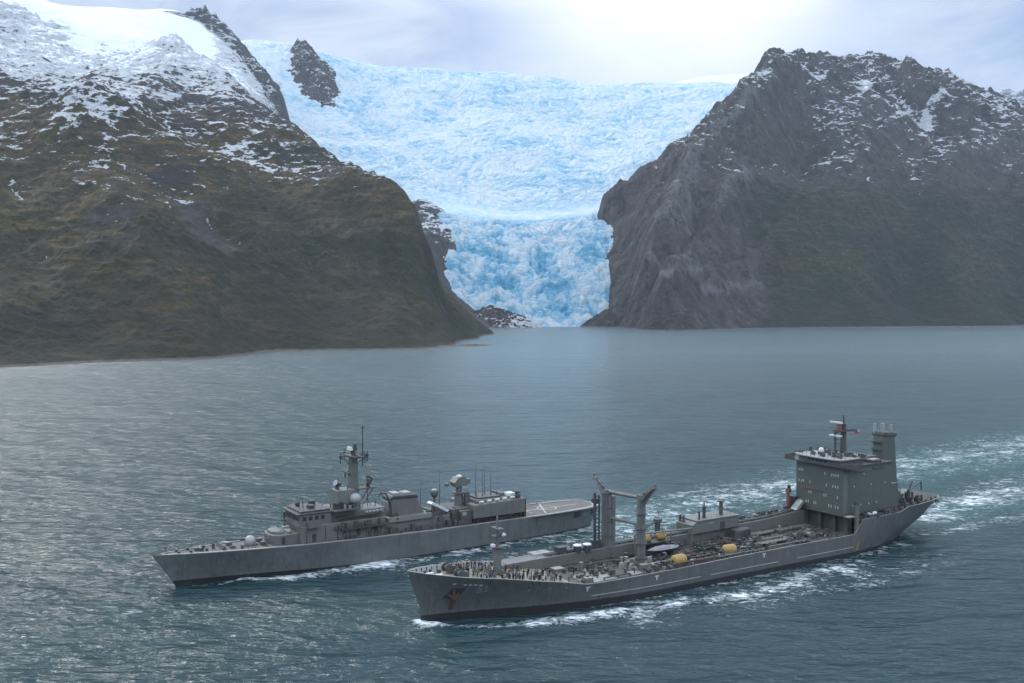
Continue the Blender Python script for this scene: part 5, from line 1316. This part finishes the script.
mb = MB(); mb.plan([(112.4, -7.5), (111.4, -5), (111.1, 0), (111.4, 5), (112.4, 7.5), (122.0, 7.5), (122.0, -7.5)], 23.1, 23.35); top = mb.build('wheelhouse_roof', M['light'], bk)
mb = MB(); mb.rail([(122, -7.4, 23.35), (112.5, -7.4, 23.35), (111.4, -4, 23.35), (111.2, 0, 23.35), (111.4, 4, 23.35), (112.5, 7.4, 23.35), (122, 7.4, 23.35), (122, -7.4, 23.35)], 1.0, 1.6, 0.04); mb.build('roof_railing', M['mid'], top)
mb = MB(); mb.rail([(118.2, 8.0, 21.65), (131.4, 8.0, 21.65)], 1.0, 1.6, 0.04); mb.rail([(118.2, -8.0, 21.65), (131.4, -8.0, 21.65), (131.4, 8.0, 21.65)], 1.0, 1.6, 0.04); mb.build('deck_railing', M['mid'], bk)
mb = MB(); mb.box(122.5, 129.0, -5.2, 5.2, 21.65, 22.9, 0.1, 0.1); mb.box(124, 127.5, 5.4, 7.6, 21.65, 22.3); mb.build('roof_house', M['mid'], bk)
mb = MB(); mb.box(124.2, 127.3, 5.5, 7.5, 22.3, 22.5); mb.box(123.6, 125.4, -0.5, 3.0, 22.9, 23.1); mb.box(119.2, 120.2, 2.0, 5.4, 23.35, 23.8); mb.build('roof_panel', M['light'], bk)
mb = MB(); mb.ball((116.3, -2.2, 24.3), 0.75, 0.8, 12); mb.cyl((116.3, -2.2, 23.3), (116.3, -2.2, 23.8), 0.4); mb.build('radome', M['white'], top, True)
mb = MB()
r_ = random.Random(5)
for i in range(34):
    u, v = r_.uniform(113, 121), r_.uniform(-7.5, 7.5); mb.box(u, u + r_.uniform(0.3, 1.0), v, v + r_.uniform(0.3, 1.0), 23.35, 23.4 + r_.uniform(0.3, 1.2))
mb.build('roof_fitting', M['mid'], top)
# navigation mast
mb = MB(); mb.cyl((122.0, 0, 22.8), (122.0, 0, 31.0), 0.95, 0.62, 10); mb.cyl((122.0, 0, 31.0), (122.0, 0, 33.4), 0.3, 0.2, 8); nm = mb.build('mast', M['mid'], tk, True)
mb = MB(); mb.box(119.4, 123.4, -1.5, 1.5, 29.2, 29.4); mb.tube([(122, -4.5, 29.6), (122, 4.5, 29.6)], 0.12, 6); mb.tube([(118.5, 0, 29.5), (126.8, 0, 29.3)], 0.16, 6); mb.cyl((118.9, 0, 23.4), (118.9, 0, 29.2), 0.2, 0.2, 6)
for k in range(6): mb.box(118.6, 120.0, -0.25, 0.25, 24.3 + k * 0.9, 24.5 + k * 0.9)
mb.lathe((122, 0, 30.8), [(1.0, 0), (1.0, 0.2)], 10); mb.build('mast_platform', M['dark'], nm)
mb = MB(); mb.box(118.6, 119.6, -1.7, 1.7, 28.0, 28.35); mb.box(119.0, 119.5, -1.9, 1.9, 31.4, 31.8); mb.build('radar_scanner', M['white'], nm)
mb = MB(); mb.cyl((119.8, 0.5, 29.4), (119.8, 0.5, 31.2), 0.7, 0.6, 10); mb.build('signal_drum', M['redp'], nm)
# windows of the front and the near side
mb = MB(); mb.box(113.05, 113.2, -0.13, 0.13, -0.34, 0.34); w0 = mb.build('window', M['port'], bk); first = True
spots = []
for v in (-7.6, -6.9, -6.2, 4.5, 5.3, 6.0, 6.8): spots.append((v, 18.9))
for v in (-7.6, -6.6, -5.9, -3.4, 5.0, 5.9, 6.8): spots.append((v, 16.3))
for v in (-3.8, -3.0, 1.8, 2.6, 6.6): spots.append((v, 13.7))
for v in (-7.6, -6.9, -4.8, -4.0, -1.9, -1.2, 3.6, 4.4, 6.0, 6.9): spots.append((v, 11.2))
spots += [(2.0, 19.2), (2.6, 16.3)]
for v, w in spots:
    o = w0 if first else dup_part(w0, bk)
    first = False; o.location = (0, -v * 0.87, w + (0.25 if w == 18.9 else 0))
mb = MB(); mb.lathe((118.6, BW, 0), [(0.02, 0.0), (0.22, 0.0), (0.22, 0.06), (0.02, 0.06)], 10, 'v'); w1 = mb.build('porthole', M['port'], bk)
for k, (u, w) in enumerate([(116.5, 11.6), (119.5, 11.6), (122.6, 11.6), (125.5, 11.6), (117, 16.4), (123.4, 16.4), (128.8, 16.4), (120.6, 19.3)]):
    o = w1 if k == 0 else dup_part(w1, bk); o.location = (u - 118.6, 0, w)
mb = MB(); mb.box(113.02, 113.2, -5.2, 1.0, 14.55, 14.75); mb.build('name_strip', M['redp'], bk)
mb = MB(); mb.box(113.0, 114.4, BW, BW + 0.14, 9.7, 20.0); mb.build('corner_plate', M['grey'], bk)
mb = MB(); mb.box(116, 130.8, BW, BW + 1.5, 18.4, 18.55) if False else mb.box(117, 121, BW, BW + 0.3, 19.9, 20.1); mb.box(124, 128, BW, BW + 0.3, 20.2, 20.5); mb.build('awning_rail', M['mid'], bk)
# funnel
mb = MB(); mb.prism([(134.2, 8.6), (143.6, 8.6), (142.0, 14), (140.4, 27.4), (135.9, 27.8)], -1.9, 1.9); fn = mb.build('funnel', M['greyT'], tk, bevel=0.5)
mb = MB(); mb.prism([(135.6, 26.9), (140.8, 26.5), (141.0, 27.8), (135.7, 28.2)], -2.15, 2.15); mb.build('funnel_cap', M['mid'], fn, bevel=0.3)
for u, v, hgt in ((136.0, -1.3, 30.0), (137.2, 0.5, 30.2), (138.4, -0.9, 30.0), (139.8, 0.9, 29.7)):
    mb = MB(); mb.cyl((u, v, 27.4), (u, v, hgt), 0.42, 0.36, 10); mb.build('exhaust_pipe', M['dome'], fn, True)
mb = MB()
for k in range(5): mb.box(134.75 + 0.1 * k, 135.2 + 0.1 * k, -1.6, 1.6, 17 + k * 2.0, 17.4 + k * 2.0)
mb.build('louvre', M['dark'], fn)
# poop: bulwark door, crane, after fittings
clutter(M['dark'], 80, 132, 152, -6.5, 8.2, 2.6, 21, wz=8.55, pipes=10)
clutter(M['mid'], 40, 117, 133, 9.0, 10.0, 1.9, 22, wz=8.55, pipes=5)
mb = MB(); mb.cyl((144.6, 3.0, 8.5), (144.6, 3.0, 12.0), 0.35); mb.tube([(144.6, 3.0, 11.6), (152.8, 1.0, 13.2), (153.0, 1.0, 10.8)], 0.2, 6); mb.cyl((151.5, -3.0, 8.5), (152.6, -1.5, 13.0), 0.18, n=6); mb.cyl((146.4, 1.4, 8.5), (146.4, 1.4, 11.0), 0.7, 0.7, 10); mb.build('stern_crane', M['dark'], tk)
mb = MB(); mb.cyl((115.4, 9.9, 4.6), (115.4, 9.9, 12.4), 0.62, 0.58, 12); sp_ = mb.build('side_post', M['grey'], tk, True)
mb = MB(); mb.cyl((115.4, 9.9, 12.4), (115.4, 9.9, 13.1), 0.7, 0.5, 12); mb.build('post_cap', M['dark'], sp_, True)
mb = MB(); mb.lathe((121.4, 9.7, 9.5), [(0.1, -1.5), (0.42, -1.4), (0.42, 1.4), (0.1, 1.5)], 10, 'u'); mb.build('life_raft', M['white'], tk, True)
mb = MB(); mb.box(111.8, 114.2, 9.0, 10.4, 9.55, 9.75); mb.build('boarding_platform', M['light'], tk)
mb = MB(); mb.prism([(109.8, 9.0), (111.0, 9.0), (113.3, 10.9), (112.4, 11.3)], -6.6, -4.6); mb.build('stair', M['light'], tk)
mb = MB(); mb.cyl((110.6, -8.0, 8.7), (110.6, -8.0, 13.2), 0.55, 0.4, 8); mb.box(110.2, 111.2, -8.5, -7.5, 13.0, 14.0); mb.prism([(109.6, 8.8), (113, 8.8), (111.0, 12.0)], -8.3, -7.7); mb.build('derrick_post', M['redp'], tk)
mb = MB(); mb.cyl((110.9, -8.0, 14.0), (110.9, -8.0, 14.9), 0.4, 0.5, 8); mb.box(111.6, 113.2, -8.8, -6.8, 9.4, 12.0); mb.build('derrick_fitting', M['dark'], tk)

# ------------------------------------------------------------------ loose things standing on the tanker
def on_tanker(name, u, v, w, label, cat, group=None, rz=0.0):
    p = local_to_world(TK_O, TK_A, u, v, w)
    o = bpy.data.objects.new(name, None); COL.objects.link(o); o.location = p; o.rotation_euler = (0, 0, TK_A + rz)
    tag(o, label, cat, group); return o


FENDERS = ((58.9, 8.2, 4.82, 1.25, 0.1, 'large yellow rubber fender near the side rail, closest to the kingposts'),
           (75.2, 7.0, 4.82, 1.15, -0.15, 'yellow rubber fender farther aft, in front of the midship deckhouse'),
           (59.2, -3.2, 7.6, 0.85, 0.2, 'pale yellow fender behind the pipe frame, first one aft of the kingposts'),
           (63.6, -3.3, 7.6, 0.85, -0.2, 'pale yellow fender behind the pipe frame, second one aft of the kingposts'))
for u, v, w, r, rz, lab in FENDERS:
    fe = on_tanker('ship_fender', u, v, w, lab, 'fender', 'yellow fenders stowed on the tanker deck', rz)
    L = r * 1.45
    mb = MB(); mb.lathe((0, 0, r), [(0.2 * r, -L), (0.62 * r, -0.97 * L), (0.93 * r, -0.8 * L), (r, -0.55 * L), (r, 0.55 * L), (0.93 * r, 0.8 * L), (0.62 * r, 0.97 * L), (0.2 * r, L)], 18, 'u'); mb.build('fender_body', M['yellow'], fe, True)
    mb = MB()
    for k in (-0.5, 0.0, 0.5): mb.lathe((k * L, 0, r), [(r * 1.005, -0.05), (r * 1.03, 0), (r * 1.005, 0.05)], 18, 'u')
    mb.build('chain_band', M['stain'], fe)
    mb = MB(); mb.cyl((-L * 1.12, 0, r), (-L * 0.98, 0, r), 0.22 * r, 0.3 * r, 10); mb.cyl((L * 0.98, 0, r), (L * 1.12, 0, r), 0.3 * r, 0.22 * r, 10); mb.build('end_fitting', M['dark'], fe, True)
mb = MB(); mb.box(57.0, 66.0, -4.6, -2.0, 7.3, 7.55)
for u in (57.4, 61.5, 65.6):
    for v in (-4.3, -2.3): mb.cyl((u, v, 4.7), (u, v, 7.35), 0.12, n=6)
mb.build('fender_platform', M['mid'], tk)
# covered workboat in a cradle
bt = on_tanker('workboat', 60.2, 1.6, 6.0, 'pale grey covered workboat lying on a cradle aft of the kingposts', 'boat')
mb = MB(); ring = []
for k in range(13):
    t = k / 12; u = -4.6 + 9.2 * t; hb = 1.35 * (1 - abs(2 * t - 1) ** 3.2) + 0.05; keel = 0.1 + 0.55 * abs(2 * t - 1) ** 3
    ring.append([mb.V(p) for p in ((u, -hb, 1.15), (u, -hb * 0.75, 0.55 + keel * 0.3), (u, 0, keel), (u, hb * 0.75, 0.55 + keel * 0.3), (u, hb, 1.15))])
for a, c in zip(ring[:-1], ring[1:]):
    for j in range(4): mb.face((a[j], c[j], c[j + 1], a[j + 1]))
mb.build('boat_hull', M['dark'], bt, True)
mb = MB(); ring = []
for k in range(13):
    t = k / 12; u = -4.6 + 9.2 * t; hb = 1.38 * (1 - abs(2 * t - 1) ** 3.2) + 0.06; top_ = 1.2 + 0.5 * (1 - abs(2 * t - 1) ** 2) + 0.06 * math.sin(t * 25)
    ring.append([mb.V(p) for p in ((u, -hb, 1.1), (u, -hb * 0.6, top_ - 0.12), (u, 0, top_), (u, hb * 0.6, top_ - 0.12), (u, hb, 1.1))])
for a, c in zip(ring[:-1], ring[1:]):
    for j in range(4): mb.face((a[j], c[j], c[j + 1], a[j + 1]))
mb.build('boat_cover', M['boatg'], bt, True)
mb = MB(); mb.box(57.4, 63.2, 0.2, 3.0, 4.7, 5.4); mb.box(57.6, 58.4, 0.3, 2.9, 5.4, 6.5); mb.box(62.0, 62.8, 0.3, 2.9, 5.4, 6.5); mb.build('boat_cradle', M['mid'], tk)
# flag at the mast yard
fl = on_tanker('flag', 126.6, 0.0, 28.2, 'small red, white and blue flag flying from the tanker mast yard', 'flag')
mb = MB(); rows = []
for i in range(7):
    x = i * 0.3; rows.append([mb.V((x, 0.18 * math.sin(x * 2.6) + 0.05 * j, -0.12 * x + 0.5 * j * 1.0)) for j in range(3)])
for a, c in zip(rows[:-1], rows[1:]):
    k = rows.index(a)
    for j in range(2):
        mb.mi = 0 if j == 0 else (2 if k < 2 else 1); mb.face((a[j], c[j], c[j + 1], a[j + 1]))
mb.build('cloth', [M['red'], M['white'], M['navy']], fl)
mb = MB(); mb.cyl((-0.03, 0, -1.2), (-0.03, 0, 1.15), 0.03, n=5); mb.build('halyard', M['dark'], fl)

# ------------------------------------------------------------------ people on the foredeck
def skin_body(name, arms, lean=0.0):
    """one continuous figure: joints with radii, grown into a surface"""
    J = {}; E_ = []
    def add(k, p, r, par=None):
        J[k] = (len(J), p, r)
        if par: E_.append((J[par][0], J[k][0]))
    add('pelvis', (0, 0, 0.95), (0.155, 0.115)); add('belly', (0.01, 0, 1.12), (0.145, 0.11), 'pelvis'); add('chest', (0.02 + lean, 0, 1.33), (0.175, 0.125), 'belly')
    add('neck', (0.02 + lean, 0, 1.50), (0.065, 0.065), 'chest'); add('jaw', (0.0 + lean, 0, 1.575), (0.08, 0.085), 'neck'); add('skull', (0.02 + lean, 0, 1.68), (0.085, 0.1), 'jaw'); add('crown', (0.02 + lean, 0, 1.755), (0.055, 0.06), 'skull')
    for s in (1, -1):
        n = 'lr'[s < 0]
        add('hip' + n, (0, 0.10 * s, 0.88), (0.105, 0.105), 'pelvis'); add('knee' + n, (-0.02, 0.12 * s, 0.49), (0.07, 0.07), 'hip' + n); add('ankle' + n, (0.02, 0.13 * s, 0.09), (0.048, 0.048), 'knee' + n); add('toe' + n, (-0.16, 0.15 * s, 0.04), (0.045, 0.04), 'ankle' + n)
        add('shoulder' + n, (0.02 + lean, 0.19 * s, 1.42), (0.075, 0.075), 'chest')
        el, wr, hd = arms[0 if s > 0 else 1]
        add('elbow' + n, el, (0.05, 0.05), 'shoulder' + n); add('wrist' + n, wr, (0.036, 0.036), 'elbow' + n); add('hand' + n, hd, (0.042, 0.03), 'wrist' + n)
    me = bpy.data.meshes.new(name); me.from_pydata([v[1] for v in J.values()], E_, [])
    o = bpy.data.objects.new(name, me); COL.objects.link(o)
    sk = o.modifiers.new('skin', 'SKIN'); sk.use_smooth_shade = True
    for i, v in enumerate(J.values()): me.skin_vertices[0].data[i].radius = v[2]
    me.skin_vertices[0].data[0].use_root = True
    ss = o.modifiers.new('sub', 'SUBSURF'); ss.levels = 1; ss.render_levels = 1
    dg = bpy.context.evaluated_depsgraph_get()
    out = bpy.data.meshes.new_from_object(o.evaluated_get(dg)); bpy.data.objects.remove(o)
    return out


POSES = {
    'down': [((0.03, 0.27, 1.14), (-0.05, 0.28, 0.90), (-0.08, 0.27, 0.80)), ((0.03, -0.27, 1.14), (-0.05, -0.28, 0.90), (-0.08, -0.27, 0.80))],
    'photo': [((-0.12, 0.27, 1.25), (-0.30, 0.12, 1.50), (-0.34, 0.05, 1.58)), ((-0.12, -0.27, 1.25), (-0.30, -0.12, 1.50), (-0.34, -0.05, 1.58))],
    'fold': [((0.0, 0.29, 1.17), (-0.20, 0.12, 1.16), (-0.22, 0.02, 1.18)), ((0.0, -0.29, 1.17), (-0.19, -0.10, 1.13), (-0.21, 0.0, 1.12))],
    'rail': [((-0.08, 0.28, 1.18), (-0.30, 0.24, 1.08), (-0.38, 0.22, 1.06)), ((0.03, -0.27, 1.14), (-0.05, -0.28, 0.90), (-0.08, -0.27, 0.80))],
}


def cloth(name, c):
    m, h, b, _ = new_mat(name); P = pos(h)
    h.link(h.mix(h.maprange(h.noise(P, 9, 3, 0.6), 0.4, 0.6), tuple(x * 0.7 for x in c), tuple(min(1, x * 1.3) for x in c)), b.inputs['Base Color']); b.inputs['Roughness'].default_value = 0.85; return m


SKINM = cloth('skin', (0.36, 0.20, 0.14)); SHOE = cloth('boot_leather', (0.02, 0.02, 0.02)); HAIR = cloth('dark_hair', (0.02, 0.016, 0.012))
OUTFITS = [('dark navy overalls', (0.018, 0.022, 0.04), (0.018, 0.022, 0.035), 'down'), ('grey-green camouflage fatigues', (0.10, 0.115, 0.085), (0.09, 0.10, 0.08), 'fold'), ('black jacket and trousers', (0.012, 0.012, 0.014), (0.016, 0.016, 0.018), 'photo'),
           ('pale grey jacket and dark trousers', (0.34, 0.35, 0.36), (0.03, 0.03, 0.035), 'rail'), ('khaki jacket and brown trousers', (0.22, 0.18, 0.11), (0.08, 0.065, 0.045), 'down'), ('blue-grey work clothes', (0.09, 0.12, 0.16), (0.07, 0.09, 0.12), 'fold'),
           ('white shirt and dark trousers', (0.45, 0.45, 0.43), (0.025, 0.025, 0.03), 'photo'), ('orange safety vest over dark clothes', (0.26, 0.09, 0.03), (0.02, 0.022, 0.03), 'rail')]
PROTO = []
for i, (desc, ct, cb, pose) in enumerate(OUTFITS):
    me = skin_body('person', POSES[pose], R.uniform(-0.04, 0.03))
    for x in (SKINM, cloth('jacket_%d' % i, ct), cloth('trousers_%d' % i, cb), SHOE): me.materials.append(x)
    hands = [a[2] for a in POSES[pose]] + [a[1] for a in POSES[pose]]
    for p in me.polygons:
        c = p.center
        d = min((Vector(hd) - c).length for hd in hands[:2])
        p.material_index = 0 if (c.z > 1.50 and d > 0.13) or d < 0.085 else (1 if c.z > 0.93 or abs(c.y) > 0.22 else (2 if c.z > 0.10 else 3))
    mb = MB(); mb.lathe((0.03, 0, 1.70), [(0.10, -0.04), (0.112, 0.02), (0.095, 0.075), (0.05, 0.105), (0.005, 0.11)], 12)
    if i % 2: mb.plan([(-0.15, -0.07), (-0.15, 0.07), (-0.05, 0.09), (-0.05, -0.09)], 1.715, 1.73)
    hat = mb.build('cap' if i % 2 else 'hair', M['navy'] if i in (1, 5) else HAIR, None, True); hm = hat.data; hn = hat.name.split('.')[0]; bpy.data.objects.remove(hat)
    PROTO.append((me, hm, hn))
taken = []
n_p = 0
r_ = random.Random(42)
zones = ((8.5, 16.5, -6.5, 0.5, 40), (10.5, 20.0, 0.5, 7.5, 42), (18.5, 29.5, 1.0, 9.0, 46), (18.5, 24.0, -4.0, 0.0, 12), (34.5, 39, 1.0, 6.5, 4), (46, 49, 2.5, 7.0, 4))
for (u0, u1, v0, v1, cnt) in zones:
    tries = 0; k = 0
    while k < cnt and tries < 4000:
        tries += 1
        u, v = r_.uniform(u0, u1), r_.uniform(v0, v1)
        w = float(np.interp(u, *zip(*TD))) - bulw(u) if u < 31 else 4.78
        if abs(v) > th.at(u, w) - 0.8 or any((u - a) ** 2 + (v - c) ** 2 < 0.30 for a, c in taken) or math.hypot(u - 17.4, v) < 1.5 or (6 < u < 9.2 and 1.2 < abs(v) < 4): continue
        taken.append((u, v)); k += 1
        hv = max(th.at(u, w), 0.5); q = v / hv
        z = w + 0.10 * (1 - q * q) - 0.01
        i = r_.choices(range(8), (26, 22, 22, 8, 9, 12, 3, 1))[0]
        me, hm, hn = PROTO[i]
        place_ = 'in the tanker foredeck crowd' if u < 31 else 'on the tanker main deck'
        p = bpy.data.objects.new('person', me); COL.objects.link(p)
        p.location = local_to_world(TK_O, TK_A, u, v, z); p.rotation_euler = (0, 0, TK_A + r_.gauss(0.0, 1.1) - 0.6); s_ = r_.uniform(0.95, 1.05); p.scale = (s_, s_, s_)
        tag(p, 'person in %s standing %s' % (OUTFITS[i][0], place_), 'person', 'crew gathered on the tanker')
        hc = bpy.data.objects.new(hn, hm); COL.objects.link(hc); hc.parent = p
        n_p += 1
